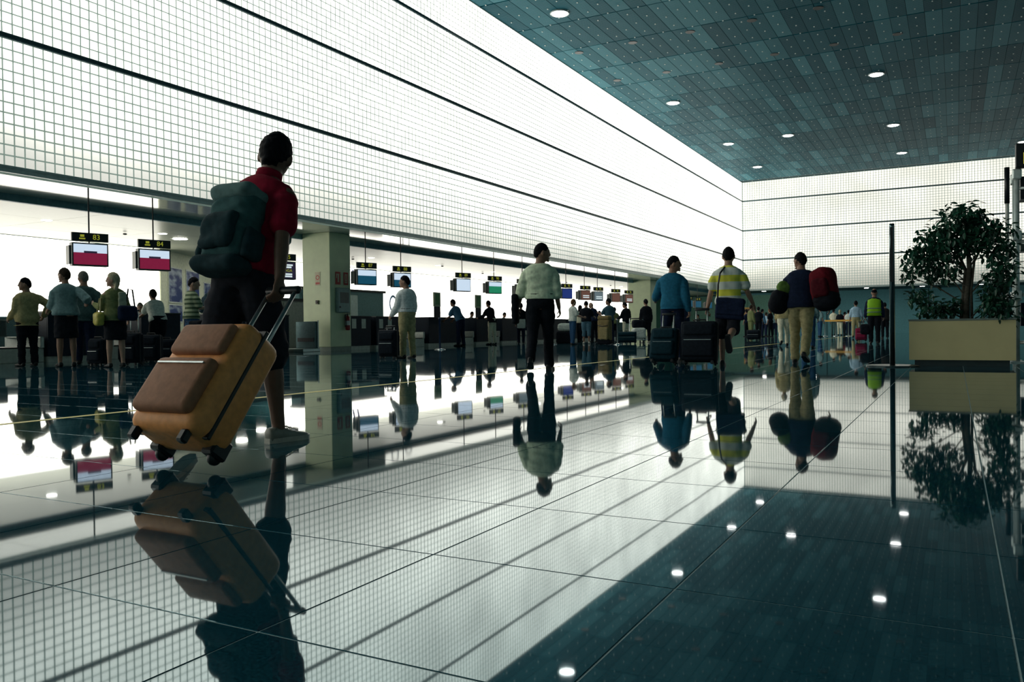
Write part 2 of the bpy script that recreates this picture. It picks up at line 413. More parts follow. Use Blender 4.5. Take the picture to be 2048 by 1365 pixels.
MB().box((-33.5, 16, ZL), (-24.21, 34, ZL+.03)).build('ceiling_panel', M_LOWCEIL, lo)
for k in range(9):
    y = 10.5+5.1*k
    MB().lathe([(.05, ZL-.03), (.06, ZL-.06), (.03, ZL-.075)], 10, Matrix.Translation((-20.2-.9*(k % 2), y, 0))).build('smoke_detector', M_BLACK, lo)
for k, y in enumerate((12.9, 16.4, 22.6, 26.2, 31.0, 36.0, 41.0, 54, 58, 62, 66)):
    MB().lathe([(.02, ZL-.008), (.12, ZL-.008), (.13, ZL)], 16, Matrix.Translation((-20.5, y, 0))).build('lamp', M_LAMP2, lo)

for x, y in ((-21.2, 17.6), (-22.6, 20.2), (-24.2, 22.8), (-26.0, 25.6)):  # downlights by the partition, most of them added to brighten it
    MB().lathe([(.02, ZL-.012), (.20, ZL-.012), (.22, ZL)], 20, Matrix.Translation((x, y, 0))).build('lamp', glow('poster and fill downlight', (1, .97, .88), 45), lo)
# light-box wall with its dark base
def lightbox(name, y0, y1, label):
    w = struct(MB().box((XL-.3, y0, 0), (XL-.04, y1, ZL)).build(name, M_DARKWALL), label)
    n = max(1, round((y1-y0)/2.5)); s = (y1-y0)/n
    for k in range(n):
        MB().box((XL-.04, y0+k*s+.0015, 1.15), (XL, y0+(k+1)*s-.0015, ZL-.02)).build('light_panel', M_LIGHTBOX, w)
    return w
wA = lightbox('wall_check_in_near', Y0, 19.2, 'bright light-box wall behind the nearest check-in desks')
wB = lightbox('wall_check_in_middle', 24.6, 68.0, 'bright light-box wall behind the middle check-in desks')
struct(MB().box((XL-.3, 68.0, 0), (XL, YB+5.9, ZL)).build('wall_check_in_far', mat('green lit wall', (.22, .50, .38), .6)))  # green lighting of this stretch put into the wall colour
for y0, y1 in ((Y0, 19.2), (24.6, 68.0)):
    struct(MB().box((XL, y0, 0), (XL+.12, y1, 1.12)).build('baseboard_check_in', M_DARKWALL))
# slanting partition with blue posters
pa = math.radians(30); pd = Vector((-math.sin(pa), math.cos(pa), 0)); P0 = Vector((XL, 19.25, 0))
Mp = Matrix.Translation(P0) @ Matrix.Rotation(math.atan2(pd.y, pd.x), 4, 'Z')      # local x runs along the partition, -y faces the hall
wp = struct(MB().box((0, 0, 0), (9, .15, ZL), Mp).build('wall_partition', mat('cream partition', (.66, .69, .52), .6)), 'cream slanting partition with blue posters')
struct(MB().box((-33.4, 16, 0), (-33.2, 40, ZL)).build('wall_side_room', M_TEALWALL))
struct(MB().box((-33.4, 27.2, 0), (XL-.31, 27.4, ZL)).build('wall_side_room_end', M_TEALWALL))

# recess under the end wall
struct(MB().box((-34, YB+6, 0), (XR, YB+6.2, ZS+.1)).build('wall_far_recess', M_TEALWALL), 'teal wall of the recess under the end wall')
rc = struct(MB().box((XW-.2, YB+.25, ZS+.02), (XR, YB+6.2, ZS+.2)).build('ceiling_recess', M_DARKWALL))
for x in (-14.6, -10.5, -6.4, -2.3, 1.8):
    MB().lathe([(.02, ZS), (.16, ZS), (.18, ZS+.02)], 16, Matrix.Translation((x, YB+2.2, 0))).build('lamp', glow('recess lamp', (1, .97, .92), 14), rc)
for k in range(4): MB().box((-24+2.4*k, YB+5.9, 0), (-21.63+2.4*k, YB+6, ZL)).build('green_lit_panel', mat('green lit wall', (.22, .50, .38), .6), bpy.data.objects['wall_far_recess'])  # stand-in panels carrying the green lighting in their colour
for x in range(-14, 16, 4):
    MB().box((x, YB+5.94, .0), (x+.05, YB+6, ZS)).build('wall_seam', M_DARKWALL, bpy.data.objects['wall_far_recess'])

# ================================================================== fixed things
def pillar(name, x1, y0, w, d, label):
    """corner nearest the camera at (x1, y0); w along x, d along y"""
    t = thing(name, label, 'pillar', (x1-w/2, y0+d/2, 0))
    MB().rbox((-w/2, -d/2, .12), (w/2, d/2, ZS), .015, 1).build('shaft', M_PILLAR, t)
    MB().box((-w/2+.01, -d/2+.01, 0), (w/2-.01, d/2-.01, .12)).build('plinth', mat('grey plinth', (.25, .3, .26), .5), t)
    return t
PX, PY, PW, PDp = -17.06, 19.75, 1.12, .98
pillar('pillar', PX, PY, PW, PDp, 'olive painted square pillar carrying fire extinguisher and hose cabinet')
pillar('pillar', -17.06, 50.2, 1.5, 1.1, 'plain pale olive pillar further along the check-in hall')

# ---- on the pillar's hall face (+x) and near face (-y)
fx = PX + .004
t = thing('fire_extinguisher', 'red fire extinguisher with white label hung low on the olive pillar', 'extinguisher', (fx+.105, PY+.68, .64))
MB().lathe([(.03, 0), (.07, .012), (.075, .05), (.075, .36), (.06, .42), (.03, .45), (.025, .47)], 16).build('cylinder', mat('extinguisher red', (.30, .012, .016), .3), t, True)
MB().lathe([(.078, .16), (.078, .30)], 16).build('label_band', mat('label white', (.7, .7, .66), .6), t)
m = MB(); m.lathe([(.022, .46), (.022, .52)], 10); m.box((-.012, -.01, .5), (.012, .11, .52)); m.box((-.012, -.01, .53), (.012, .12, .545)); m.build('valve', M_BLACK, t)
MB().tube([(0, -.02, .5), (0, -.11, .5), (.02, -.12, .4), (.02, -.1, .12)], .012, 8).build('hose', M_BLACK, t)
MB().box((-.09, -.03, .1), (-.07, .03, .5)).build('bracket', M_BLACK, t)
t = thing('hose_cabinet', 'grey steel fire hose cabinet with a dark window on the pillar', 'cabinet', (fx, PY+.52, 1.20))
MB().rbox((0, -.30, 0), (.10, .30, .78), .012, 1).build('body', mat('grey green cabinet', (.20, .30, .29), .4), t)
d = MB().rbox((.10, -.28, .02), (.115, .28, .76), .006, 1).build('door', mat('pale grey cabinet door', (.27, .38, .36), .4), t)
MB().box((.115, -.2, .30), (.119, .22, .64)).build('window', mat('brownish dark glass', (.10, .07, .06), .12), d)
MB().box((.115, -.24, .14), (.13, -.18, .2)).build('lock', M_BLACK, d)
M_SIGNRED = mat('sign red', (.55, .05, .04), .5); M_SIGNCREAM = mat('sign cream', (.66, .58, .42), .6)
def wall_sign(label, y, z, w, h, style):
    t = thing('safety_sign', label, 'sign', (fx, y, z))
    MB().box((0, -w/2, 0), (.006, w/2, h)).build('plate', M_SIGNRED if style != 'ring' else M_SIGNCREAM, t)
    if style == 'ext':
        m = MB(); m.box((.006, -.02, .08), (.008, .05, .3)); m.box((.006, -.09, .2), (.008, -.05, .34)); m.box((.006, -.05, .3), (.008, .06, .34)); m.build('pictogram', M_SIGNCREAM, t)
    else:
        m = MB(); m.box((.006, -.06, .06), (.008, .06, .34)); m.build('pictogram', M_SIGNCREAM, t); m = MB(); m.box((.008, -.02, .15), (.009, .02, .31)); m.box((.008, -.02, .09), (.009, .02, .13)); m.build('mark', M_SIGNRED, t)
wall_sign('red extinguisher sign on the pillar, left of the pair', PY+.36, 2.08, .24, .4, 'ext')
wall_sign('red alarm sign on the pillar, right of the pair', PY+.74, 2.08, .22, .4, 'mark')
t = thing('safety_sign', 'cream sign with a red ring on the pillar left face', 'sign', (PX-.5, PY-.004, 2.05))
MB().box((-.1, -.004, 0), (.1, 0, .42)).build('plate', M_SIGNCREAM, t)
m = MB()
for k in range(16):
    a0, a1 = 2*PI*k/16, 2*PI*(k+1)/16
    m.add([(r_*math.cos(a), -.005, .25+r_*math.sin(a)) for a, r_ in ((a0, .05), (a1, .05), (a1, .075), (a0, .075))], [(3, 2, 1, 0)])
m.box((-.08, -.006, .04), (.08, -.004, .1)); m.build('ring_mark', M_SIGNRED, t)
t = thing('alarm_button', 'small dark alarm push button on the pillar left face', 'switch', (PX-.52, PY-.002, 1.53))
MB().rbox((-.06, -.04, -.06), (.06, 0, .06), .01, 1).build('housing', mat('dark bronze', (.10, .09, .05), .4), t)
MB().lathe([(.035, 0), (.03, .02)], 12, Matrix.Translation((0, -.04, 0)) @ Matrix.Rotation(PI/2, 4, 'X')).build('button', M_BLACK, t)
# steel scale beside the pillar foot
t = thing('weighing_post', 'low steel luggage scale standing against the olive pillar foot', 'scale', (-17.4, 18.9, 0))
MB().rbox((-.5, -.4, 0), (.35, .35, .1), .01, 1).build('platform', M_STEEL, t)
MB().rbox((-.5, .2, .1), (.3, .35, .92), .015, 1).build('panel', mat('teal steel', (.10, .17, .18), .3, .6), t)
MB().box((-.42, .19, .3), (.22, .2, .42)).build('slot', M_BLACK, t)
MB().tube([(.33, .28, .1), (.33, .28, .95)], .02, 8).build('post', M_STEEL, t)

# ---- hanging screens
SCREEN = {}
def disp(name, col, s=.9): return glow('screen ' + name, col, s)
S_PALE = disp('pale blue', (.60, .72, .86), .85); S_RED = disp('maroon', (.20, .010, .042), .8); S_BLUE = disp('blue', (.012, .03, .17), .8)
S_GREEN = disp('green', (.015, .22, .11), .8); S_TEAL = disp('teal', (.006, .065, .115), .8); S_BROWN = disp('brown', (.12, .055, .04), .8); S_DARK = disp('dark', (.02, .015, .035), .8)
S_GREY = disp('grey', (.12, .16, .18), .8); S_WHITE = disp('white', (.62, .72, .74), .9)
M_YEL = glow('yellow sign lettering', (.42, .44, .04), .5)
M_SHELL = mat('dark grey green monitor shell', (.035, .06, .06), .4)
def hanging_screen(y, label, num, bands, kind='box', x=-16.22, zs=2.29, w=.66, h=.43):
    t = thing('hanging_screen', label, 'screen', (x, y, ZS), math.radians(-18))
    MB().tube([(0, 0, 0), (0, 0, zs+h/2+.04-ZS)], .016, 8).build('rod', M_BLACK, t)
    z0 = zs-ZS
    nb = MB().box((.03, -.36, z0+h/2+.06), (.09, .36, z0+h/2+.24)).build('number_board', mat('black sign board', (.012, .02, .018), .5), t)
    Mt = Matrix.Translation((.092, .12, z0+h/2+.15)) @ Matrix.Rotation(PI/2, 4, 'Z') @ Matrix.Rotation(PI/2, 4, 'X')
    text_mesh(num, .15, M_YEL, 'number', nb, Mt)
    m = MB(); m.box((.09, -.22, z0+h/2+.10), (.093, -.10, z0+h/2+.13)); m.box((.09, -.2, z0+h/2+.15), (.093, -.12, z0+h/2+.20)); m.build('pictogram', M_YEL, nb)
    mo = MB()
    a, b = w/2+.03, h/2+.03; c_, d_ = w/2-.12, h/2-.10
    mo.loft([[(-.32, -c_, z0-d_), (-.32, c_, z0-d_), (-.32, c_, z0+d_), (-.32, -c_, z0+d_)], [(-.1, -a, z0-b), (-.1, a, z0-b), (-.1, a, z0+b), (-.1, -a, z0+b)], [(.08, -a, z0-b), (.08, a, z0-b), (.08, a, z0+b), (.08, -a, z0+b)]])
    mo = mo.build('monitor', M_SHELL, t)
    MB().box((-.24, -a-.03, z0-b+.04), (-.02, -a, z0+b-.06)).build('side_monitor', M_SHELL, t)
    zz = z0-h/2
    for f0, f1, mm in bands:
        MB().box((.08, -w/2, zz+h*f0), (.085, w/2, zz+h*f1)).build('screen', mm, mo)
    return t, mo, z0
def screen_lines(mo, z0, rows, mm, x0=.0):
    m = MB()
    for y0, y1, z in rows: m.box((.085, y0, z0+z-.022), (.087, y1, z0+z+.022))
    m.build('screen_text', mm, mo)
WR = [(0, .58, S_RED), (.58, 1, S_PALE)]
for y, num, lab in ((11.13, '83', 'leftmost hanging screen, white over maroon, above the hugging couple'), (12.72, '84', 'second white and maroon hanging screen, right of the blonde woman')):
    t, mo, z0 = hanging_screen(y, lab, num, WR)
    screen_lines(mo, z0, [(-.13, .13, .05)], S_DARK)
t, mo, z0 = hanging_screen(16.84, 'dark flight list screen half hidden behind the man with the backpack', '85', [(0, 1, S_DARK)])
screen_lines(mo, z0, [(.0, .26, .15), (.05, .22, .09), (.0, .24, -.1), (-.1, .24, -.16)], S_WHITE)
text_mesh('MALAGA', .11, M_YEL, 'flight_text', mo, Matrix.Translation((.087, .02, z0)) @ Matrix.Rotation(PI/2, 4, 'Z') @ Matrix.Rotation(PI/2, 4, 'X'))
hanging_screen(20.44, 'hanging screen under number 87 right of the pillar, teal with pale band', '87', [(0, .6, S_TEAL), (.6, 1, S_PALE)])
hanging_screen(22.3, 'hanging screen behind the head of the man in white shirt', '88', [(0, .5, S_TEAL), (.5, 1, S_PALE)])
hanging_screen(26.15, 'hanging screen with a plain pale blue display', '89', [(0, 1, S_PALE)])
t, mo, z0 = hanging_screen(28.55, 'hanging screen with a green display and pale top', '90', [(0, .62, S_GREEN), (.62, 1, S_PALE)])
hanging_screen(31.0, 'pale grey hanging screen beside the man in light shirt', '91', [(0, 1, S_GREY)])
hanging_screen(35.45, 'hanging screen with a plain deep blue display', '92', [(0, 1, S_BLUE)])
for y, num, lab in ((37.65, '93', 'first of four brown hanging screens, next to the blue one'), (39.34, '94', 'second of four brown hanging screens, greyer display'),
                    (41.81, '95', 'third of four brown hanging screens, plain reddish display'), (43.82, '96', 'last of four brown hanging screens, touching the far pillar')):
    t, mo, z0 = hanging_screen(y, lab, num, [(0, 1, S_GREY if num == '94' else S_BROWN)])
    if num != '95': screen_lines(mo, z0, [(-.2, .26, -.03), (-.2, .26, -.12)], S_WHITE)
for y, num, lab in ((55.8, '97', 'dark far hanging screen right of the man in blue sweater'), (58.0, '98', 'dark far hanging screen next to the yellow striped shirt'), (61.0, '99', 'faint far hanging screen behind the yellow striped man')):
    hanging_screen(y, lab, num, [(0, 1, S_TEAL)])

# ---- check-in desks and belts
def desk(y0, y1, label, h=1.12, papers=0, x=XD):
    t = thing('check_in_desk', label, 'desk', (x-.45, (y0+y1)/2, 0)); L = (y1-y0)/2
    MB().box((-.40, -L+.02, 0), (.41, L-.02, .12)).build('plinth', M_WHITE, t)
    MB().rbox((.40, -L, .12), (.45, L, h-.04), .008, 1).build('front_panel', M_NAVY, t)
    for s in (-1, 1): MB().box((-.45, s*L-.02*(s+1), .12), (.40, s*L+.02*(1-s), h-.04)).build('side_panel', M_NAVY, t)
    MB().rbox((-.2, -L-.01, h-.04), (.47, L+.01, h), .01, 1).build('counter_top', mat('black desk top', (.014, .022, .028), .25), t)
    MB().box((-.45, -L+.04, .70), (.39, L-.04, .74)).build('work_surface', M_WHITE, t)
    for k in range(papers):
        yy = -L+.15+.5*k
        MB().box((.452, yy, h-.42), (.455, yy+.22, h-.1)).build('notice', M_PAPER, t)
    return t
def belt(y0, y1, label, x=XD):
    t = thing('baggage_belt', label, 'conveyor', (x-.5, (y0+y1)/2, 0)); L = (y1-y0)/2
    MB().rbox((-.9, -L, 0), (.42, L, .30), .01, 1).build('base', M_WHITE, t)
    MB().box((-.85, -L+.1, .30), (.40, L-.1, .335)).build('belt', M_BLACK, t)
    for s in (-1, 1): MB().rbox((-.9, s*L-.045*(s+1), .30), (.45, s*L+.045*(1-s), .56), .02, 2).build('side_guard', mat('pale steel', (.5, .55, .52), .35, .3), t)
    MB().rbox((-.95, -L+.05, .56), (-.85, L-.05, .95), .03, 2).build('flap', mat('grey flap', (.09, .14, .15), .5), t)
    return t
desk(8.2, 9.6, 'dark check-in desk cut by the left picture edge')
t = belt(9.7, 10.95, 'steel baggage belt left of the man in beige jacket')
text_mesh('ALLIANCE', .12, mat('sign white lettering', (.75, .78, .74), .6), 'belt_lettering', t, Matrix.Translation((-.845, -.1, .885)) @ Matrix.Rotation(PI/2, 4, 'Z') @ Matrix.Rotation(PI/2, 4, 'X'))
desk(11.0, 12.5, 'navy check-in desk behind the embracing couple')
belt(12.55, 13.3, 'white baggage belt behind the blonde woman')
desk(13.35, 14.5, 'navy check-in desk where the man in white t-shirt leans')
belt(14.55, 15.3, 'baggage belt beside the woman in striped polo')
desk(15.35, 16.7, 'navy check-in desk in front of man in dark jacket')
belt(16.75, 17.4, 'baggage belt hidden behind the big orange suitcase')
desk(17.45, 18.4, 'navy check-in desk just left of the pillar', papers=1)
desk(21.15, 22.3, 'navy desk right of the pillar with paper notices', papers=2)
desk(22.6, 24.0, 'navy desk behind the black suitcase with two notices', papers=2)
belt(24.1, 25.6, 'pale baggage belt right of the man in khaki trousers')
desk(25.8, 28.1, 'wide navy desk behind the blue belt post')
belt(28.2, 29.2, 'white baggage belt between bending man and black jacket')
desk(29.3, 30.4, 'navy desk where the man in black jacket stands')
belt(30.5, 31.4, 'baggage belt in front of the third seated clerk')
desk(31.5, 32.9, 'navy desk behind the person with white bag')
belt(33.0, 34.0, 'baggage belt hidden behind the man in light shirt')
desk(34.1, 35.8, 'navy desk right behind the man in light shirt')
desk(36.2, 38.2, 'navy desk behind the group of five travellers')
desk(38.6, 40.6, 'navy desk behind the big brown backpack')
desk(41.0, 43.0, 'navy desk at the man in dark blazer')
desk(43.4, 45.6, 'navy desk nearest the far pale pillar')
# monitors and leaflet stands on the desks
def leaflet_stand(y, label):
    t = thing('leaflet_stand', label, 'stand', (XD-.35, y, 1.12))
    MB().rbox((-.03, -.2, 0), (.03, .2, .42), .01, 1).build('post', M_NAVY, t)
    MB().box((-.04, -.22, .42), (.02, .22, .98)).build('board', mat('leaflet board', (.35, .45, .30), .6), t)
    MB().box((.02, -.14, .5), (.024, .16, .92)).build('leaflet', mat('green leaflet', (.10, .32, .12), .6), t)
leaflet_stand(26.9, 'upright leaflet stand above the bending man in blue shirt')
leaflet_stand(30.05, 'upright leaflet stand beside the man in black jacket')
# steel lift doors right of the pillar
t = thing('lift_front', 'brushed steel lift front between the pillar and light-box wall', 'lift', (-23.2, 27.6, 0))
MB().box((-.5, -2.6, 0), (0, 2.9, 2.35)).build('cladding', mat('teal brushed steel', (.10, .2, .21), .35, .5), t)
for k in range(3): MB().rbox((0, -2.4+1.15*k, .05), (.05, -1.3+1.15*k, 2.2), .008, 1).build('door_panel', mat('pale brushed steel', (.36, .45, .43), .3, .7), t)
MB().box((-.5, -2.7, 2.35), (.08, 3.0, 2.45)).build('top_rail', M_BLACK, t)
t = thing('steel_cabinet', 'grey steel cabinet wall left of the pillar behind the desks', 'cabinet', (-21.6, 22.0, 0))
MB().box((-.4, -1.6, 0), (0, 1.5, 1.75)).build('body', mat('grey marble', (.28, .33, .31), .4), t)
MB().box((-.42, -1.7, 1.75), (.03, 1.6, 1.86)).build('top_rail', M_BLACK, t)
for k in range(3): MB().rbox((0, -1.55+1.0*k, .05), (.02, -.6+1.0*k, 1.7), .006, 1).build('door_panel', mat('pale marble', (.33, .38, .35), .4), t)
# blue letters on the light box
M_LET = mat('light blue letter film', (.10, .22, .42), .4); M_LETB = mat('deep blue letter film', (.02, .03, .35), .4)
def ring_letter(y, z, r, label):
    m = MB(); n = 28
    for k in range(n):
        a0, a1 = 2*PI*k/n, 2*PI*(k+1)/n
        q = [(XL+.012, y+r_*math.cos(a)*.72, z+r_*math.sin(a)) for a, r_ in ((a0, r*.74), (a1, r*.74), (a1, r), (a0, r))]
        m.add(q + [(XL, b, c) for _, b, c in q], [(0, 1, 2, 3), (4, 5, 1, 0), (6, 7, 3, 2)])
    tag(m.build('wall_letter', M_LET), label, 'lettering')
ring_letter(at_x(786, 607, XL).y, 1.95, .42, 'blue ring letter low on light box behind khaki trousers')
ring_letter(at_x(806, 590, XL).y+.3, 2.25, .45, 'blue ring letter hidden behind the white shirt man')
text_mesh('in', 1.1, M_LETB, 'wall_letter', None, Matrix.Translation((XL+.005, at_x(703, 547, XL).y, at_x(703, 547, XL).z)) @ Matrix.Rotation(PI/2, 4, 'Z') @ Matrix.Rotation(PI/2, 4, 'X'), .3)
tag(bpy.context.scene.objects['wall_letter.002'], 'dark blue slanted letters on the light box beside the pillar', 'lettering')
# posters on the slanting partition
def poster(u0, u1, z0, z1, label, seed):
    t = thing('poster', label, 'poster', Mp @ Vector(((u0+u1)/2, -.005, z0)), math.atan2(pd.y, pd.x)); w = (u1-u0)/2; h = z1-z0
    MB().box((-w-.05, -.02, -.05), (w+.05, .0, h+.05)).build('frame', M_WHITE, t)
    m = bpy.data.materials.new('poster sky %d' % seed); m.use_nodes = True; nt = m.node_tree; b = nt.nodes['Principled BSDF']
    tc = nd(nt, 'ShaderNodeTexCoord'); mp = nd(nt, 'ShaderNodeMapping'); mp.inputs['Location'].default_value = (seed*3.1, 0, 0); mp.inputs['Scale'].default_value = (1, 1, 2.2)
    nz = nd(nt, 'ShaderNodeTexNoise'); nz.inputs['Scale'].default_value = 1.6; nt.links.new(tc.outputs['Object'], mp.inputs[0]); nt.links.new(mp.outputs[0], nz.inputs['Vector'])
    rp = nd(nt, 'ShaderNodeValToRGB'); e = rp.color_ramp.elements; e[0].position = .45; e[0].color = (.015, .03, .15, 1); e[1].position = .7; e[1].color = (.45, .52, .6, 1)
    nt.links.new(nz.outputs['Fac'], rp.inputs[0]); nt.links.new(rp.outputs[0], b.inputs['Base Color'])
    MB().box((-w, -.024, 0), (w, -.02, h)).build('print', m, t)
poster(.7, 1.9, 1.75, 2.95, 'blue sky poster with pale clouds, upper left of partition', 1)
poster(.7, 1.9, 1.05, 1.62, 'small blue cloud poster, lower left of partition', 2)
poster(2.4, 3.7, 1.6, 2.95, 'dark blue poster next right on the slanting partition', 3)
poster(4.3, 6.6, 1.0, 2.6, 'wide pale and blue poster behind man in dark jacket', 4)

# ---- belt posts and queue barrier
def belt_post(loc, label, m, h=.95):
    t = thing('belt_post', label, 'post', loc)
    MB().lathe([(.17, 0), (.17, .012), (.06, .03), (.03, .05)], 20).build('base', M_CHROME, t, True)
    MB().lathe([(.03, .04), (.03, h-.06), (.036, h-.06), (.036, h)], 14).build('column', m, t, True)
    MB().box((-.045, -.012, h-.05), (-.03, .012, h-.01)).build('belt_clip', M_BLACK, t)
belt_post(ground(880, 700), 'blue belt post with round chrome base near the desks', mat('navy post', (.012, .04, .12), .35), 1.0)
belt_post(ground(1235, 690), 'pale belt post right of the brown backpack', M_STEEL, .95)
belt_post(ground(1105, 690), 'pale belt post behind the man in light shirt', M_STEEL, .95)
for k, (px, w) in enumerate(((1650, 'left end'), (1672, 'second from left'), (1697, 'third from left'), (1722, 'right end'))):
    belt_post(ground(px, 673), 'slim queue post with white foot, %s of the orange band' % w, M_STEEL, .98)
a, b = ground(1650, 673), ground(1722, 673)
ob = MB(); ob.box((0, -.006, -.05), ((b-a).length, .006, .05), Matrix.Translation((a.x, a.y-.05, .93)) @ Matrix.Rotation(math.atan2(b.y-a.y, b.x-a.x), 4, 'Z'))
tag(ob.build('queue_band', mat('orange webbing', (.62, .34, .06), .7)), 'orange webbing band strung between the far queue posts', 'barrier')

# ---- steel pole left of the planter
t = thing('steel_pole', 'tall polished steel pole on a flat round base beside planter', 'pole', (-.79, 12.86, 0))
MB().lathe([(.35, 0), (.35, .012), (.33, .018), (.06, .022)], 32).build('base', mat('dark base plate', (.02, .04, .045), .3, .5), t)
MB().lathe([(.036, .018), (.036, 1.99), (.033, 2.03)], 20).build('column', mat('dark polished steel', (.12, .17, .18), .12, .9), t, True)
MB().box((-.02, -.037, 1.2), (.02, -.034, 1.98)).build('slot', M_BLACK, t)

# ---- planter with tree
t = thing('planter', 'large rectangular olive beige planter box on recessed dark plinth', 'planter', (.07, 13.42, 0))
PWX, PDY = .655, .36
MB().box((-PWX+.07, -PDY+.05, 0), (PWX-.07, PDY-.05, .085)).build('plinth', mat('dark plinth', (.02, .035, .04), .4), t)
m = MB()
for a, b in (((-PWX, -PDY, .085), (PWX, -PDY+.03, .64)), ((-PWX, PDY-.03, .085), (PWX, PDY, .64)), ((-PWX, -PDY+.03, .085), (-PWX+.03, PDY-.03, .64)), ((PWX-.03, -PDY+.03, .085), (PWX, PDY-.03, .64))): m.box(a, b)
m.box((-PWX+.03, -PDY+.03, .085), (PWX-.03, PDY-.03, .12)); m.build('box', mat('olive beige laminate', (.62, .55, .29), .45, 0, .05, 3), t)
m = MB()
for a, b in (((-PWX-.01, -PDY-.01, .64), (PWX+.01, -PDY+.04, .665)), ((-PWX-.01, PDY-.04, .64), (PWX+.01, PDY+.01, .665)), ((-PWX-.01, -PDY+.04, .64), (-PWX+.04, PDY-.04, .665)), ((PWX-.04, -PDY+.04, .64), (PWX+.01, PDY-.04, .665))): m.box(a, b)
m.build('rim', mat('grey rim', (.16, .2, .18), .4), t)
MB().box((-PWX+.031, -PDY+.031, .5), (PWX-.031, PDY-.031, .60)).build('soil', mat('soil', (.03, .025, .018), .95, 0, .4, 40, .5), t)
tr = thing('ficus_tree', 'bushy dark green ficus tree growing out of the planter', 'tree', (.16, 13.42, .58))
M_BARK = mat('bark', (.07, .065, .05), .9, 0, .3, 30, .4)
MB().tube([(-.02, 0, 0), (-.015, .01, .4), (.02, .0, .8), (.0, 0, 1.2), (-.06, .0, 1.55)], [.045, .038, .034, .024, .01], 10).build('trunk', M_BARK, tr, True)
MB().tube([(-.09, .03, 0), (-.06, .02, .45), (-.03, .03, .8), (-.2, .04, 1.25)], [.025, .02, .018, .008], 8).build('trunk', M_BARK, tr, True)
MB().tube([(.05, .02, 0), (.04, .0, .5), (.08, .02, .9), (.25, .03, 1.25)], [.02, .018, .016, .006], 8).build('trunk', M_BARK, tr, True)
rl = random.Random(5)
clumps = [(-.12, 0, 1.45, .34, .30), (.02, .02, 1.60, .22, .18), (-.38, .0, 1.18, .36, .30), (-.62, 0, .98, .26, .20), (-.34, .05, .80, .30, .24), (-.2, -.05, 1.12, .32, .22), (.28, 0, 1.22, .34, .32), (.42, .02, .85, .24, .36), (.36, -.02, .45, .24, .34), (.42, -.12, .16, .20, .24), (.30, -.2, .22, .2, .2), (-.62, 0, .42, .20, .14), (-.42, -.05, .22, .28, .16), (-.16, .05, .28, .16, .12), (.1, .1, 1.35, .24, .3), (-.75, 0, .72, .12, .12)]
br = MB()
for cx, cy, cz, rx, rz in clumps:
    br.tube([(0, 0, max(.05, cz-.45)), (cx*.5, cy*.5, cz-.18), (cx, cy, cz)], [.012, .009, .004], 6)
br.build('branches', M_BARK, tr)
leaf_me = MB()
leaf_me.add([(0, 0, 0), (.020, .026, .006), (.026, .052, .005), (.016, .08, 0), (0, .104, -.008), (-.016, .08, 0), (-.026, .052, .005), (-.020, .026, .006), (0, .05, -.004)], [(0, 1, 8), (1, 2, 8), (2, 3, 8), (3, 4, 8), (4, 5, 8), (5, 6, 8), (6, 7, 8), (7, 0, 8)])
M_LEAF = mat('ficus leaf', (.016, .085, .048), .35, 0, .5, 3, spec=.5)
LM = leaf_me.mesh('leaf'); LM.materials.append(M_LEAF)
spots = []
wts = [c[3]*c[4] for c in clumps]
for k in range(3900):
    c = rl.choices(clumps, wts)[0]
    a, ph, rr = rl.uniform(0, 2*PI), math.acos(rl.uniform(-1, 1)), rl.random()**.45
    p = Vector((c[0]+c[3]*rr*math.sin(ph)*math.cos(a), c[1]+.30*rr*math.sin(ph)*math.sin(a), c[2]+c[4]*rr*math.cos(ph)))
    if p.z < -.1 or (p.z < .12 and not (p.x > .3 and p.y < -.2) and abs(p.y) > .3): continue
    e = Matrix.Rotation(rl.uniform(0, 2*PI), 4, 'Z') @ Matrix.Rotation(rl.uniform(-1.5, .5), 4, 'X') @ Matrix.Rotation(rl.uniform(-.6, .6), 4, 'Y') @ Matrix.Scale(rl.uniform(.7, 1.15), 4)
    spots.append(Matrix.Translation(p) @ e)
spots.sort(key=lambda M: M.translation.y)
for M in spots[:300]:
    o = bpy.data.objects.new('leaf', LM); COL.objects.link(o); o.parent = tr; o.matrix_local = M
fol = MB()
for M in spots[300:]: fol.add([M @ Vector(v) for v in leaf_me.v], leaf_me.f)
o = fol.build('foliage', M_LEAF, tr); o['kind'] = 'stuff'

M_TUBE = mat('silver painted tube', (.58, .66, .64), .28, .35)
# ---- scaffold-like display stand with black sign at the right edge
t = thing('display_stand', 'tall silver tube stand with clamps at the right picture edge', 'stand', (.82, 14.5, 0))
for x in (0, 1.3):
    for y in (0, .5):
        MB().tube([(x, y, .02), (x, y, 2.88)], .035, 12).build('upright', M_TUBE, t, True)
        MB().box((x-.09, y-.09, 0), (x+.09, y+.09, .02)).build('foot_plate', M_STEEL, t)
        for z in (2.84, 1.92, 1.02):
            MB().rbox((x-.06, y-.06, z-.09), (x+.06, y+.06, z+.07), .02, 2).build('clamp', M_TUBE, t)
for z in (2.62, 1.93, 1.83, 1.03, .3):
    for y in (0, .5): MB().tube([(0, y, z), (1.3, y, z)], .022, 10).build('cross_tube', M_TUBE, t, True)
MB().box((.05, .04, 2.46), (1.25, .46, 2.8)).build('equipment_box', M_BLACK, t)
MB().box((.05, .06, 1.68), (1.25, .46, 1.79)).build('shelf', mat('grey shelf', (.1, .13, .13), .4), t)
MB().box((.05, .06, .55), (1.25, .46, .9)).build('lower_bin', M_NAVY, t)
t = thing('direction_sign', 'black overhead sign with yellow pictogram at the right picture edge', 'sign', (.80, 14.35, 2.91))
MB().rbox((0, 0, 0), (1.6, .16, .36), .01, 1).build('board', M_BLACK, t)
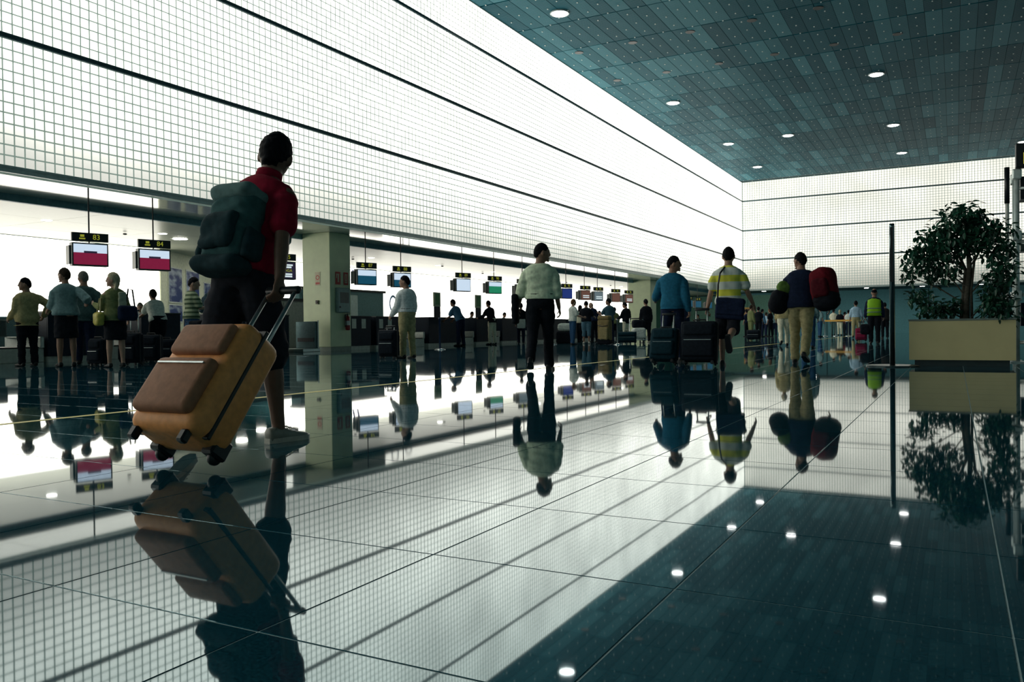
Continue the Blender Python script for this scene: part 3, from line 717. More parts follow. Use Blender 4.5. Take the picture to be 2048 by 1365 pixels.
pl = MB().rbox((.10, -.006, .045), (.34, 0, .215), .03, 2).build('pictogram_plate', glow('sign yellow', (.62, .60, .05), .8), t)
text_mesh('E', .2, M_BLACK, 'pictogram', pl, Matrix.Translation((.22, -.008, .13)) @ Matrix.Rotation(PI/2, 4, 'X'))
t = thing('slim_post', 'slim dark topped post standing behind the tree', 'post', at_y(2015, 650, 20.0).xy.to_3d())
MB().tube([(0, 0, 0), (0, 0, 3.1)], .035, 10).build('lower_tube', mat('pale tube', (.6, .62, .58), .4), t, True)
MB().tube([(0, 0, 3.1), (0, 0, 3.85)], .05, 10).build('upper_tube', M_BLACK, t, True)
MB().lathe([(.2, 0), (.2, .02), (.05, .04)], 16).build('base', M_BLACK, t)

# ================================================================== luggage
def suitcase(label, loc, rz=0.0, w=.42, h=.60, d=.24, m=None, tilt=0.0, handle=0.0, pocket=None, trim=None, group=None):
    t = thing('suitcase', label, 'suitcase', loc, rz, group); m = m or fabric('black nylon', (.008, .012, .018)); pocket = pocket or m; trim = trim or M_BLACK
    # local: x width, -y front (pocket side), +y back (handle side); tilted forward about the wheels
    T = Matrix.Translation((0, 0, .03)) @ Matrix.Rotation(-tilt, 4, 'X') @ Matrix.Translation((0, 0, -.03))
    z0 = .05
    MB().rbox((-w/2, -d, z0), (w/2, 0, z0+h), min(.06, d*.3), 4, T).build('shell', m, t, True)
    p = MB().rbox((-w/2+.04, -d-.05, z0+.06), (w/2-.04, -d+.02, z0+h*.58), .03, 3, T).build('front_pocket', pocket, t, True)
    MB().rbox((-w/2+.05, -d-.035, z0+h*.64), (w/2-.05, -d+.02, z0+h*.92), .025, 3, T).build('top_pocket', pocket, t, True)
    zp = MB(); zp.box((-w/2+.07, -d-.056, z0+h*.5), (w/2-.07, -d-.05, z0+h*.515), T); zp.build('zip', M_STEEL, p)
    MB().rbox((-w/2-.004, -d*.62, z0+.01), (w/2+.004, -d*.54, z0+h+.003), .003, 1, T).build('piping', trim, t)
    for s in (-1, 1):
        MB().lathe([(.010, -.013), (.030, -.013), (.034, -.006), (.034, .006), (.030, .013), (.010, .013)], 14, T @ Matrix.Translation((s*(w/2-.05), -.03, .036)) @ Matrix.Rotation(PI/2, 4, 'Y')).build('wheel', M_BLACK, t, True)
        MB().rbox((s*(w/2-.06)-.02, -d+.02, 0.004), (s*(w/2-.06)+.02, -d+.06, z0+.01), .008, 1, T).build('foot', M_BLACK, t)
        MB().rbox((s*(w/2-.05)-.035, -.09, .03), (s*(w/2-.05)+.035, .008, .12), .01, 1, T).build('wheel_guard', trim, t)
    MB().tube([T @ Vector(q) for q in ((-.09, -d/2, z0+h-.01), (-.08, -d/2, z0+h+.035), (.08, -d/2, z0+h+.035), (.09, -d/2, z0+h-.01))], .012, 8).build('carry_handle', trim, t)
    if handle:
        hd = MB().rbox((-.11, -.035, z0+h+handle-.02), (.11, -.005, z0+h+handle+.02), .012, 2, T).build('pull_handle', M_BLACK, t, True)
        for s in (-1, 1): MB().tube([T @ Vector((s*.085, -.02, z0+h-.15)), T @ Vector((s*.085, -.02, z0+h+handle-.01))], .011, 8).build('rod', M_STEEL, hd, True)
    return t

# ================================================================== people
def Rx(a): return Matrix.Rotation(a, 3, 'X')
def Ry(a): return Matrix.Rotation(a, 3, 'Y')
def Rz(a): return Matrix.Rotation(a, 3, 'Z')
def ring(c, ex, ey, rx, ry, n=14, p=2.0):
    out = []
    for k in range(n):
        t = 2*PI*k/n; cx, sx = math.cos(t), math.sin(t)
        out.append(c + ex*(rx*math.copysign(abs(cx)**(2/p), cx)) + ey*(ry*math.copysign(abs(sx)**(2/p), sx)))
    return out
def limb(mb, pts, radii, side, n=10, flat=1.0):
    """tapered tube through pts with rounded ends; side = reference side vector"""
    pts = [Vector(p) for p in pts]; rings = []
    for i, p in enumerate(pts):
        d = (pts[min(i+1, len(pts)-1)] - pts[max(i-1, 0)]).normalized()
        ex = side - d*side.dot(d)
        ex = ex.normalized() if ex.length > 1e-4 else d.orthogonal().normalized()
        ey = d.cross(ex); r = radii[i]
        if i == 0:
            rings.append(ring(p-d*r*.7, ex, ey, r*.45, r*.45*flat, n)); rings.append(ring(p-d*r*.35, ex, ey, r*.85, r*.85*flat, n))
        rings.append(ring(p, ex, ey, r, r*flat, n))
        if i == len(pts)-1:
            rings.append(ring(p+d*r*.35, ex, ey, r*.85, r*.85*flat, n)); rings.append(ring(p+d*r*.7, ex, ey, r*.45, r*.45*flat, n))
    mb.loft(rings)
def ik(S, T, l1, l2, pole):
    d = T-S; L = min(d.length, (l1+l2)*.999); u = d.normalized()
    a = (l1*l1 - l2*l2 + L*L)/(2*L); h = math.sqrt(max(0, l1*l1-a*a))
    pp = pole - u*pole.dot(u); pp = pp.normalized() if pp.length > 1e-5 else u.orthogonal().normalized()
    return S+u*a+pp*h, S+u*L
TORSO = [(.83, 0, .10, .085), (.88, 0, .155, .105), (.94, -.008, .168, .115), (1.01, -.005, .158, .108), (1.09, .0, .142, .098), (1.18, .004, .148, .102), (1.28, .004, .165, .112), (1.36, -.004, .172, .106), (1.415, -.012, .150, .085), (1.455, -.014, .095, .062), (1.49, -.008, .060, .056), (1.56, .006, .055, .056)]
TORSO_F = [(.83, 0, .10, .085), (.88, 0, .160, .112), (.94, -.01, .172, .118), (1.01, -.008, .155, .105), (1.09, .0, .126, .088), (1.18, .006, .134, .098), (1.28, .014, .150, .112), (1.36, -.002, .155, .095), (1.415, -.012, .135, .075), (1.455, -.014, .080, .055), (1.49, -.008, .050, .048), (1.56, .006, .046, .048)]
LODS = {'fg': (.0085, .012), 'mid': (.0095, .013), 'near': (.012, .016), 'far': (.019, .023), 'tiny': (.028, .032)}
SKIN = {}
def skin(k=0):
    c = [(.30, .17, .115), (.38, .23, .165), (.16, .09, .06)][k]
    return mat('skin %d' % k, c, .55, 0, .08, 30)
HAIRM = {'dark': (.006, .007, .010), 'brown': (.03, .022, .015), 'grey': (.16, .16, .14), 'blonde': (.42, .38, .26), 'ginger': (.12, .06, .03)}
def hairm(k): return mat('hair ' + k, HAIRM[k], .75, 0, .4, 60, .4, spec=.12, aniso=(1, 1, .2))
SHOEM = {'black': (.006, .007, .009), 'brown': (.05, .035, .025), 'white': (.5, .5, .44), 'grey': (.25, .27, .24)}
def shoem(k): return mat('shoe ' + k, SHOEM[k], .45, 0, .15, 20)
PEOPLE = []
def person(label, loc, rot=0.0, H=1.74, top=None, hem=.92, sleeve='long', loose=.012, bottom=None, kind='trousers', shoe='black', hair='dark', style='short', sk=0, female=False,
           legs=((4, 2), (-4, 4)), lean=(2, 0), arms=(('ang', 4, 7, 12), ('ang', 4, 7, 12)), head=(0, 0), twist=0, lod='near', group=None, girth=1.0, belt=None, collar=None, curl=(.8, .8), stance=.09, seed=None):
    """stands at loc facing local +y; H standing height"""
    s = H/1.75; seed = seed if seed is not None else len(PEOPLE); vx, vc = LODS[lod]
    rad = math.radians
    X, Y, Z = Vector((1, 0, 0)), Vector((0, 1, 0)), Vector((0, 0, 1))
    hipc = Vector((0, 0, .92))
    T = Rz(rad(twist)) @ Ry(rad(lean[1])) @ Rx(-rad(lean[0]))
    def tp(p): return hipc + T @ (Vector(p)-hipc)
    tors = TORSO_F if female else TORSO
    def torso_rings(lo, hi, inf, infd=None):
        out = []
        infd = inf if infd is None else infd
        sel = [q for q in tors if lo <= q[0] <= hi]
        for z, y, rx, ry in sel:
            g = girth if z < 1.3 else 1+(girth-1)*.4
            f = min(1, max(0, (z-.80)/.2)); R_ = T if z > .95 else T.lerp(Matrix.Identity(3), (1-f)*.8)
            c = hipc + R_ @ (Vector((0, y, z))-hipc)
            out.append(ring(c, R_ @ X, R_ @ Y, rx*g+inf, ry*g+infd, 18, 2.5 if z < 1.42 else 2.0))
        return out
    # --- legs
    LEG = []
    for i, sgn in enumerate((-1, 1)):
        hp, kn = legs[i][0], legs[i][1]; ab = legs[i][2] if len(legs[i]) > 2 else 1.5
        hj = Vector((sgn*stance, 0, .90)); a = rad(hp)
        dt = Vector((sgn*math.sin(rad(ab)), math.sin(a), -math.cos(a))).normalized(); k = hj + dt*.43
        b = rad(hp-kn); ds = Vector((sgn*math.sin(rad(ab))*.4, math.sin(b), -math.cos(b))).normalized(); an = k + ds*.41
        LEG.append((hj, k, an, hp-kn))
    low = min(l[2].z for l in LEG)
    # --- feet
    FEET = []
    for i, (hj, k, an, ang) in enumerate(LEG):
        lift = an.z-low
        pit = 0 if lift < .035 else -min(65, lift*260) if an.y < 0 or hj.y-an.y > -.02 else min(22, lift*120)
        if len(legs[i]) > 3: pit = legs[i][3]
        sgn = -1 if i == 0 else 1
        Rf = Rz(rad(-sgn*7)) @ Rx(rad(pit)); FEET.append((an, Rf))
    def shoe_mesh(an, Rf, inf=0.0):
        mb = MB(); prof = [(-.075, .020, .030, .055), (-.068, .034, .0, .082), (-.03, .038, 0, .088), (.02, .037, 0, .083), (.07, .042, 0, .062), (.13, .046, 0, .048), (.17, .040, .002, .04), (.193, .024, .006, .03)]
        rings = []
        for y, hw, zb, zt in prof:
            pts = []
            for k in range(12):
                t = 2*PI*k/12; cx, sx = math.cos(t), math.sin(t)
                px_ = (hw+inf)*math.copysign(abs(cx)**.75, cx); pz = (zb+zt)/2 + ((zt-zb)/2+inf)*math.copysign(abs(sx)**.75, sx)
                pts.append(an + Rf @ Vector((px_, y, pz-.075)))
            rings.append(pts)
        mb.loft(rings); return mb
    shoes = [shoe_mesh(an, Rf) for an, Rf in FEET]
    drop = min(v[2] for m_ in shoes for v in m_.v)
    off = Vector((0, 0, -drop))
    # --- arms
    ARM = []
    for i, sgn in enumerate((-1, 1)):
        sh = tp((sgn*(.162 if female else .180), -.012, 1.372)); spec = arms[i]
        if spec[0] == 'ang':
            a, ab, el = rad(spec[1]), rad(spec[2]), rad(spec[3])
            d = T @ Vector((sgn*math.sin(ab), math.sin(a)*math.cos(ab), -math.cos(a)*math.cos(ab))).normalized()
            e = sh + d*.29; ax = (T @ X); q = Matrix.Rotation(el, 3, ax) @ d; w = e + q*.25
        else:
            tg = Vector(spec[1])/s - off; pole = Vector(spec[2]) if len(spec) > 2 else Vector((sgn*.5, -1, -.6))
            e, w = ik(sh, tg, .29, .25, pole)
        ARM.append((sh, e, w, sgn))
    body = MB(); body.loft(torso_rings(.8, 1.6, 0))
    for hj, k, an, ang in LEG:
        limb(body, [hj, hj.lerp(k, .4), k, k.lerp(an, .3), k.lerp(an, .75), an], [.086*girth, .080*girth, .056, .057, .040, .036], X)
    for an, Rf in FEET:
        mb = shoe_mesh(an, Rf, -.006); body.add(mb.v, mb.f)
    for j, (sh, e, w, sgn) in enumerate(ARM):
        limb(body, [sh + T @ X*(-sgn*.03), sh.lerp(e, .12), sh.lerp(e, .45), e, e.lerp(w, .3), w], [.050, .054, .048, .039, .040, .027], T @ X)
        d = (w-e).normalized(); inn = T @ X * -sgn; inn = (inn - d*inn.dot(d)).normalized(); fw_ = inn.cross(d)*sgn
        if fw_.dot(T @ Y) < 0: fw_ = -fw_
        cu = curl[j]
        # palm: thin along inn, wide along fw_
        rings = [ring(w+d*t, fw_, inn, a_, b_, 12, 2.6) for t, a_, b_ in ((-.01, .024, .019), (.02, .031, .017), (.055, .041, .016), (.085, .042, .014), (.096, .034, .010))]
        body.loft(rings)
        for q, (off_, ln) in enumerate(((.031, .068), (.0105, .078), (-.0105, .072), (-.031, .056))):
            p = w + d*.085 + fw_*off_; dd = d; seg = [p - d*.015]; 
            for b_ in range(3):
                seg.append(p.copy()); dd = (dd*math.cos(cu*.75) + inn*math.sin(cu*.75)).normalized(); p = p + dd*ln*(.42, .33, .25)[b_]
            seg.append(p); limb(body, seg, [.0105, .0105, .010, .0095, .0085], fw_, 8)
        tb = w + d*.025 + fw_*.026; t1 = tb + (fw_*.75+d*.6+inn*.35).normalized()*.045; t2 = t1 + (d*.9+inn*(.2+cu*.6)-fw_*cu*.2).normalized()*.034; t3 = t2 + (d*.8+inn*(.2+cu*.8)-fw_*cu*.3).normalized()*.026
        limb(body, [tb, t1, t2, t3], [.014, .011, .010, .008], inn, 8)
    # --- head
    nb = tp((0, -.002, 1.50)); Rh = T @ Rz(rad(head[0])) @ Rx(-rad(head[1]) + rad(lean[0])*.7)
    hc = nb + Rh @ Vector((0, .026, .124))
    def hp_(p): return hc + Rh @ (Vector(p)*1.12)
    hm = MB(); nu, nv = 18, 14; rings = []
    for j in range(nv+1):
        ph = PI*min(max(j/nv, .03), .97); z = -math.cos(ph)*.118; rr = math.sin(ph)
        jaw = 1 if z > -.02 else 1 - .28*((-.02-z)/.098)
        fwd = 0 if z > -.03 else .016*((-.03-z)/.088)
        rings.append([hp_((rr*.076*jaw*math.cos(2*PI*k/nu), rr*(.098 if math.sin(2*PI*k/nu) < 0 else .092)*(.9+.1*jaw)*math.sin(2*PI*k/nu)+fwd, z)) for k in range(nu)])
    body.loft(rings)
    Mh = Matrix.Translation(hc) @ Rh.to_4x4() @ Matrix.Scale(1.12, 4)
    limb(body, [hp_((0, .088, .018)), hp_((0, .104, -.018)), hp_((0, .098, -.032))], [.009, .014, .012], Rh @ X, 8)
    body.ell((0, .083, .024), (.052, .014, .012), 10, 6, Mh); body.ell((0, .086, -.066), (.024, .010, .009), 10, 6, Mh); body.ell((0, .080, -.098), (.024, .014, .014), 10, 6, Mh)
    for sg in (-1, 1): body.ell((sg*.078, -.005, -.01), (.011, .020, .033), 8, 6, Mh)
    limb(body, [tp((0, -.012, 1.44)), nb, hc - Rh @ Vector((0, .015, .05))], [.062, .054, .050] if not female else [.052, .045, .044], T @ X, 12)
    def put(vs): return [tuple((Vector(v)+off)*s) for v in vs]
    bm_ = remesh(put(body.v), body.f, vx*s, 2)
    root = link('person', bm_, skin(sk)); root.location = loc; root.rotation_euler = (0, 0, rot); tag(root, label, 'person', group); PEOPLE.append(root)
    # --- eyes on faces that can be made out
    if lod in ('fg', 'mid', 'near'):
        for sg in (-1, 1):
            m_ = MB(); m_.ell((sg*.031, .084, .004), (.013, .008, .007), 8, 6, Mh); m_.v = put(m_.v); m_.build('eye', mat('eye dark', (.02, .018, .016), .2), root, True)
        m_ = MB(); m_.ell((0, .092, -.066), (.020, .005, .004), 8, 5, Mh); m_.v = put(m_.v); m_.build('mouth', mat('lip', (.16, .06, .05), .5), root, True)
    # --- hair
    if style != 'bald':
        h_ = MB(); rings = []
        nu, nv = 20, 14
        for j in range(nv+1):
            ph = PI*min(max(j/nv, .03), .97)
            rg = []
            for k in range(nu):
                t = 2*PI*k/nu; x, y, z = math.sin(ph)*math.cos(t), math.sin(ph)*math.sin(t), -math.cos(ph)
                line = -.16 + (.60*max(0, y)**.8 if y > 0 else .50*y)
                if style in ('long', 'bob'): line = -.62 + 1.0*max(0, y+.15)**.7
                if style == 'balding': line = -.05 + .8*max(0, z)*0 + (.62 if y > -.15 else 0); 
                f = min(1, max(0, (z-line)/.16)); 
                if style == 'balding' and z > .72: f = 0
                sc_ = .93 + f*(.155 if style in ('short', 'balding') else .23)
                wob = 1 + .018*math.sin(7*t+3*z*4+seed)*f
                rg.append(hp_((.076*x*sc_*wob*(1.0 if z > -.2 else .92), (.098*y*sc_ if y < 0 else .090*y*sc_) - .004*f, .116*z*sc_*wob+.003*f)))
            rings.append(rg)
        h_.loft(rings)
        if style in ('long', 'bob'):
            L = .17 if style == 'bob' else .27
            limb(h_, [hp_((0, -.05, .02)), hp_((0, -.065, -.06)), tp((0, -.075, 1.62-L))], [.075, .078, .06], Rh @ X, 14, .6)
        if style == 'ponytail':
            limb(h_, [hp_((0, -.085, .03)), hp_((0, -.13, -.0)), hp_((0, -.13, -.12))], [.03, .03, .015], Rh @ X, 10)
        h_.v = put(h_.v); hme = remesh(h_.v, h_.f, max(.008, vx)*s, 1, .004, seed, 40) if lod in ('fg', 'mid', 'near') else h_.mesh('hair')
        link('hair', hme, hairm(hair), root, True)
    # --- top garment
    if top:
        g = MB(); inf = .010 + loose
        lo = [r_ for r_ in torso_rings(.8, 1.46, inf, inf*.9)]
        zs = [q[0] for q in tors if .8 <= q[0] <= 1.46]
        keep = [r_ for z, r_ in zip(zs, lo) if z >= hem]
        if hem < .9:
            R_ = T.lerp(Matrix.Identity(3), .5); c = hipc + R_ @ (Vector((0, -.005, hem))-hipc); keep.insert(0, ring(c, R_ @ X, R_ @ Y, .185*girth+inf, .13*girth+inf, 18, 2.4))
        else:
            f_ = (hem-.9); R_ = T.lerp(Matrix.Identity(3), .2); c = hipc + R_ @ (Vector((0, -.005, hem-.03))-hipc); keep.insert(0, ring(c, R_ @ X, R_ @ Y, .160*girth+inf, .112*girth+inf, 18, 2.4))
        c = tp((0, -.01, 1.475)); keep.append(ring(c, T @ X, T @ Y, .068, .064, 18, 2.0))
        g.loft(keep)
        for sh, e, w, sgn in ARM:
            sh2 = sh + (T @ X)*(-sgn*.045) + T @ Z*.012
            if sleeve == 'long': limb(g, [sh2, sh.lerp(e, .22), sh.lerp(e, .8), e, e.lerp(w, .5), e.lerp(w, .96)], [.050+loose*.5, .058+loose*.8, .052+loose, .051+loose, .047+loose, .037+loose*.6], T @ X)
            elif sleeve == 'short': limb(g, [sh2, sh.lerp(e, .25), sh.lerp(e, .78)], [.050+loose*.5, .060+loose*.8, .060+loose], T @ X)
            elif sleeve == 'rolled': limb(g, [sh2, sh.lerp(e, .22), sh.lerp(e, .8), e, e.lerp(w, .2)], [.050+loose*.5, .059+loose*.8, .055+loose, .053+loose, .054+loose], T @ X)
            else: limb(g, [sh2, sh.lerp(e, .1)], [.062, .058], T @ X)
        link('top_garment', remesh(put(g.v), g.f, vc*s, 2, .007 if lod != 'tiny' else 0, seed+5), top, root)
        if collar:
            c = MB(); c.loft([ring(tp((0, -.008, z)), T @ X, T @ Y, r_, r_*.97, 18) for z, r_ in ((1.455, .078), (1.50, .073), (1.515, .072), (1.50, .064))]); c.v = put(c.v); c.build('collar', collar, root, True)
    # --- bottoms
    if bottom:
        g = MB()
        if kind == 'skirt':
            kz = min(LEG[0][1].z, LEG[1][1].z)+.03; my = (LEG[0][1].y+LEG[1][1].y)/2; sp_ = abs(LEG[0][1].y-LEG[1][1].y)/2
            g.loft([ring(Vector((0, my, kz)), X, Y, .195, .145+sp_, 18, 2.4), ring(Vector((0, my*.6, kz+.15)), X, Y, .20, .15+sp_*.6, 18, 2.4), ring(Vector((0, 0, .86)), X, Y, .19, .135, 18, 2.4), ring(Vector((0, -.005, .96)), X, Y, .182, .128, 18, 2.4), ring(Vector((0, 0, 1.05)), X, Y, .150, .108, 18, 2.4)])
        else:
            g.loft([ring(hipc+Vector((0, y, z-.92)), X, Y, rx*girth+.018, ry*girth+.018, 18, 2.4) for z, y, rx, ry in ((.84, 0, .12, .09), (.88, 0, .155, .11), (.94, -.008, .168, .117), (1.01, -.004, .156, .108), (1.04, 0, .148, .102))])
            for hj, k, an, ang in LEG:
                if kind == 'trousers': limb(g, [hj, hj.lerp(k, .4), k, k.lerp(an, .4), k.lerp(an, .8), an+Vector((0, -.004, .0))], [.104*girth, .099*girth, .078, .074, .069, .070], X, 12)
                elif kind == 'shorts': limb(g, [hj, hj.lerp(k, .4), hj.lerp(k, .8), k+Vector((0, 0, -.02))], [.106*girth, .106*girth, .100, .098], X, 12)
                elif kind == 'crop': limb(g, [hj, hj.lerp(k, .4), k, k.lerp(an, .35)], [.104*girth, .099*girth, .080, .078], X, 12)
        link('skirt' if kind == 'skirt' else 'trousers' if kind in ('trousers', 'crop') else 'shorts', remesh(put(g.v), g.f, vc*s, 2, .008 if lod != 'tiny' else 0, seed+9, 11), bottom, root)
    if belt:
        b_ = MB(); b_.loft([ring(Vector((0, 0, z)), X, Y, .150*girth+.036, .102*girth+.036, 18, 2.4) for z in (1.015, 1.05)]); b_.v = put(b_.v); b_.build('belt', belt, root)
    for m_ in shoes:
        m_.v = put(m_.v); sh_ = m_.build('shoe', shoem(shoe), root, True)
    if lod in ('fg', 'mid'):
        for sh_, (an, Rf) in zip([c_ for c_ in root.children if c_.name.startswith('shoe')], FEET):
            so_ = MB(); rr_ = []
            for z_ in (.0, .026):
                rr_.append([an + Rf @ Vector((q[0], q[1], z_-.075)) for q in [(-.024, -.078), (.024, -.078), (.040, -.04), (.038, .02), (.049, .12), (.044, .172), (.02, .200), (-.02, .200), (-.044, .172), (-.049, .12), (-.038, .02), (-.040, -.04)]])
            so_.loft(rr_); so_.v = put(so_.v); so_.build('sole', shoem('black') if shoe == 'black' else shoem('white'), sh_)
            if lod == 'fg':
                for q in range(4):
                    la = MB(); la.tube([an + Rf @ Vector((x_, .03+.024*q, .016-.008*q-abs(x_)*.35)) for x_ in (-.03, 0, .03)], .0035, 5); la.v = put(la.v); la.build('lace', shoem('white'), sh_)
    root['hands'] = [list((ARM[0][2]+off)*s), list((ARM[1][2]+off)*s)]
    return root
def view(loc, rel):
    """heading for somebody turned rel degrees (ccw) from straight away from the photographer"""
    return math.atan2(-loc[0], loc[1]) + math.radians(rel)
def on(P, v):
    """world point of a person's local point"""
    return Vector(P.location) + Rz(P.rotation_euler.z) @ Vector(v)
def soft_bag(name, label, cat, loc, rz, parts, strap=None, tilt=(0, 0), strap_m=None, vox=.012, scale=1.0):
    """parts: (part name, centre, half size, material, roundness)"""
    t = thing(name, label, cat, loc, rz); T = Matrix.Rotation(tilt[0], 4, 'X') @ Matrix.Rotation(tilt[1], 4, 'Y') @ Matrix.Scale(scale, 4)
    for i, (pn, c, hs, m, r) in enumerate(parts):
        b = MB().rbox([c[k]-hs[k] for k in range(3)], [c[k]+hs[k] for k in range(3)], r, 4, T)
        link(pn, remesh(b.v, b.f, vox, 9, .006, i+len(label), 14), m, t)
    for pts in (strap or []):
        b = MB(); b.tube([T @ Vector(p) for p in pts], .014, 6); b.build('strap', strap_m or M_BLACK, t)
    return t

# ------------------------------------------------------------------ clothes
C_RED = fabric('red polo', (.20, .006, .022)); C_DKSHORT = fabric('charcoal cotton', (.012, .014, .02)); C_BLACK = fabric('black cloth', (.006, .008, .012))
C_NAVY = fabric('navy cloth', (.008, .014, .035)); C_LIGHT = fabric('pale green grey shirt', (.50, .58, .43)); C_BLUE = fabric('blue sweater', (.012, .095, .165))
C_KHAKI = fabric('khaki cotton', (.32, .28, .15)); C_BEIGE = fabric('beige linen', (.33, .28, .14)); C_GREY = fabric('grey green tweed', (.045, .085, .085)); C_GREYTOP = fabric('grey blue knit', (.13, .21, .22))
C_WHITE = fabric('white cotton', (.50, .54, .50)); C_CREAM = fabric('cream cotton', (.58, .56, .43)); C_JEAN = fabric('blue denim', (.02, .06, .13)); C_JEAN2 = fabric('pale denim', (.07, .14, .19)); C_LBLUE = fabric('light blue cotton', (.30, .44, .55))
C_OLIVE = fabric('olive knit', (.14, .16, .07)); C_MID = fabric('mid blue cotton', (.05, .13, .22)); C_WINE = fabric('wine cotton', (.10, .01, .02)); C_GREEN = fabric('bottle green cloth', (.012, .05, .035))
C_YST = stripe_mat('yellow and white polo', [(0, (.74, .74, .09)), (.45, (.66, .72, .66))], .215, offset=.02)
C_GST = stripe_mat('green striped polo', [(0, (.36, .42, .28)), (.55, (.08, .12, .07))], .085)
C_VEST = mat('lime safety vest', (.28, .58, .015), .7, 0, .05, emit=None); C_SILVER = mat('reflective tape', (.16, .24, .22), .4)

# ------------------------------------------------------------------ foreground traveller, suitcase and backpack
FG = Vector((-3.24, 3.09, 0))
hand_w = Vector((-2.93, 3.04, .78))
hl = hand_w - FG
fg = person('man in dark red polo and shorts striding past with a backpack', FG, 0, 1.69, top=C_RED, sleeve='short', hem=.93, loose=.016, bottom=C_DKSHORT, kind='shorts', shoe='grey', hair='dark', sk=2,
            legs=((-16, 26), (11, 5)), lean=(20, 0), arms=(('ang', 12, 8, 30), ('ik', (hl.x-.01, hl.y-.01, hl.z+.06), (.2, -1, 0))), head=(28, 6), lod='fg', curl=(.7, 1.5), collar=C_RED)
ORANGE = mat('orange nylon', (.90, .36, .11), .5, 0, .12, 30, .2); BROWN = mat('brown grey nylon', (.36, .16, .085), .7, 0, .15, 30, .2)
TILT = math.radians(38)
suitcase('large orange wheeled suitcase tilted and pulled by the man in red', (-2.90, 2.45, 0), 0, .42, .56, .25, ORANGE, TILT, .36, BROWN, M_BLACK)
G1 = fabric('grey green backpack', (.035, .085, .088)); G2 = fabric('pale grey green nylon', (.10, .17, .165)); G3 = fabric('dark teal nylon', (.014, .035, .042))
bp = on(fg, (0, .04, 1.07))
soft_bag('backpack', 'bulky grey green backpack on the back of the man in red', 'backpack', bp, 0,
         [('main_bag', (0, -.12, .0), (.16, .10, .22), G1, .08), ('front_pocket', (0, -.225, -.05), (.12, .035, .11), G3, .04), ('top_flap', (0, -.13, .19), (.155, .115, .05), G2, .045), ('side_pocket', (.17, -.12, -.10), (.028, .07, .09), G3, .025), ('side_pocket', (-.17, -.12, -.10), (.028, .07, .09), G3, .025), ('lower_roll', (0, -.15, -.23), (.17, .09, .05), G3, .045)],
         strap=[[(sx, -.02, .18), (sx, .06, .275), (sx*1.0, .15, .23), (sx*1.05, .17, .05), (sx*1.25, .03, -.16)] for sx in (-.12, .12)], strap_m=G2, tilt=(-.33, 0), scale=.92)

# ------------------------------------------------------------------ the four walkers in the middle distance
A = person('man in pale shirt and black trousers walking with head turned right', ground(1082, 741), math.radians(20), 1.80, top=C_LIGHT, sleeve='rolled', hem=1.0, loose=.028, bottom=C_BLACK, hair='dark', sk=0,
           legs=((-12, 26), (7, 3)), lean=(3, 0), arms=(('ang', 2, 16, 25), ('ang', 2, 8, 18)), head=(-70, 4), lod='mid', belt=M_BLACK, girth=1.08)
soft_bag('jacket_bundle', 'black jacket carried on the left arm of the pale shirt man', 'jacket', on(A, (-.36, .0, .88)), A.rotation_euler.z, [('cloth', (0, 0, 0), (.05, .10, .22), C_BLACK, .05)], vox=.014)
B = person('man in blue sweater pulling a case, face turned right', ground(1346, 725), math.radians(2), 1.80, top=C_BLUE, hem=.88, loose=.022, bottom=C_NAVY, hair='dark', sk=0,
           legs=((-14, 22), (12, 4)), lean=(2, 0), arms=(('ang', 18, 22, 60), ('ang', -6, 10, 14)), head=(-75, 2), lod='mid', curl=(.5, 1.4))
hb = on(B, B['hands'][1])
suitcase('dark teal suitcase rolling behind the man in blue sweater', ground(1331, 733), math.radians(2), .42, .50, .24, fabric('dark teal suitcase nylon', (.006, .025, .036)), math.radians(18), .28)
Yp = person('man in yellow and white striped polo with a messenger bag', ground(1458, 732), math.radians(4), 1.78, top=C_YST, sleeve='short', hem=.93, loose=.02, bottom=C_DKSHORT, kind='shorts', shoe='black', hair='dark', sk=1,
            legs=((5, 3), (-30, 42)), lean=(2, 0), arms=(('ang', -4, 14, 10), ('ang', 14, 16, 22)), head=(4, 2), lod='mid', curl=(1.4, .5))
suitcase('very large black suitcase pulled by the man in yellow stripes', ground(1402, 733), math.radians(4), .54, .60, .28, None, math.radians(10), .22)
soft_bag('messenger_bag', 'dark messenger bag slung behind the man in yellow stripes', 'bag', on(Yp, (.06, -.22, .86)), Yp.rotation_euler.z,
         [('bag', (0, 0, 0), (.21, .06, .16), C_NAVY, .03), ('flap', (0, -.055, .03), (.205, .02, .125), C_NAVY, .015)], strap=[[(-.2, .04, .12), (-.2, -.0, .35), (-.19, .03, .52), (-.15, .14, .62), (-.05, .25, .6)]], tilt=(0, .08))
Rp = person('man in navy top and khaki trousers with bags on both shoulders', ground(1603, 727), math.radians(0), 1.74, top=C_NAVY, hem=.90, loose=.03, bottom=C_KHAKI, hair='dark', sk=0, shoe='black',
            legs=((4, 3), (-14, 22)), lean=(4, 0), arms=(('ang', 10, 18, 60), ('ang', -6, 22, 30)), head=(50, 4), lod='mid', girth=1.1)
soft_bag('backpack', 'dark red and black backpack hanging from the navy man right shoulder', 'backpack', on(Rp, (.36, -.14, 1.22)), Rp.rotation_euler.z-.25,
         [('main_bag', (0, 0, -.02), (.20, .18, .30), fabric('dark red nylon', (.085, .005, .010)), .16), ('lower_bag', (.02, -.03, -.24), (.20, .17, .17), C_BLACK, .15), ('front_pocket', (.0, -.17, -.05), (.13, .06, .15), fabric('wine nylon', (.05, .005, .009)), .055)],
         strap=[[(-.12, .05, .2), (-.2, .1, .26), (-.28, .16, .2), (-.2, .22, -.1)]], tilt=(0, -.15))
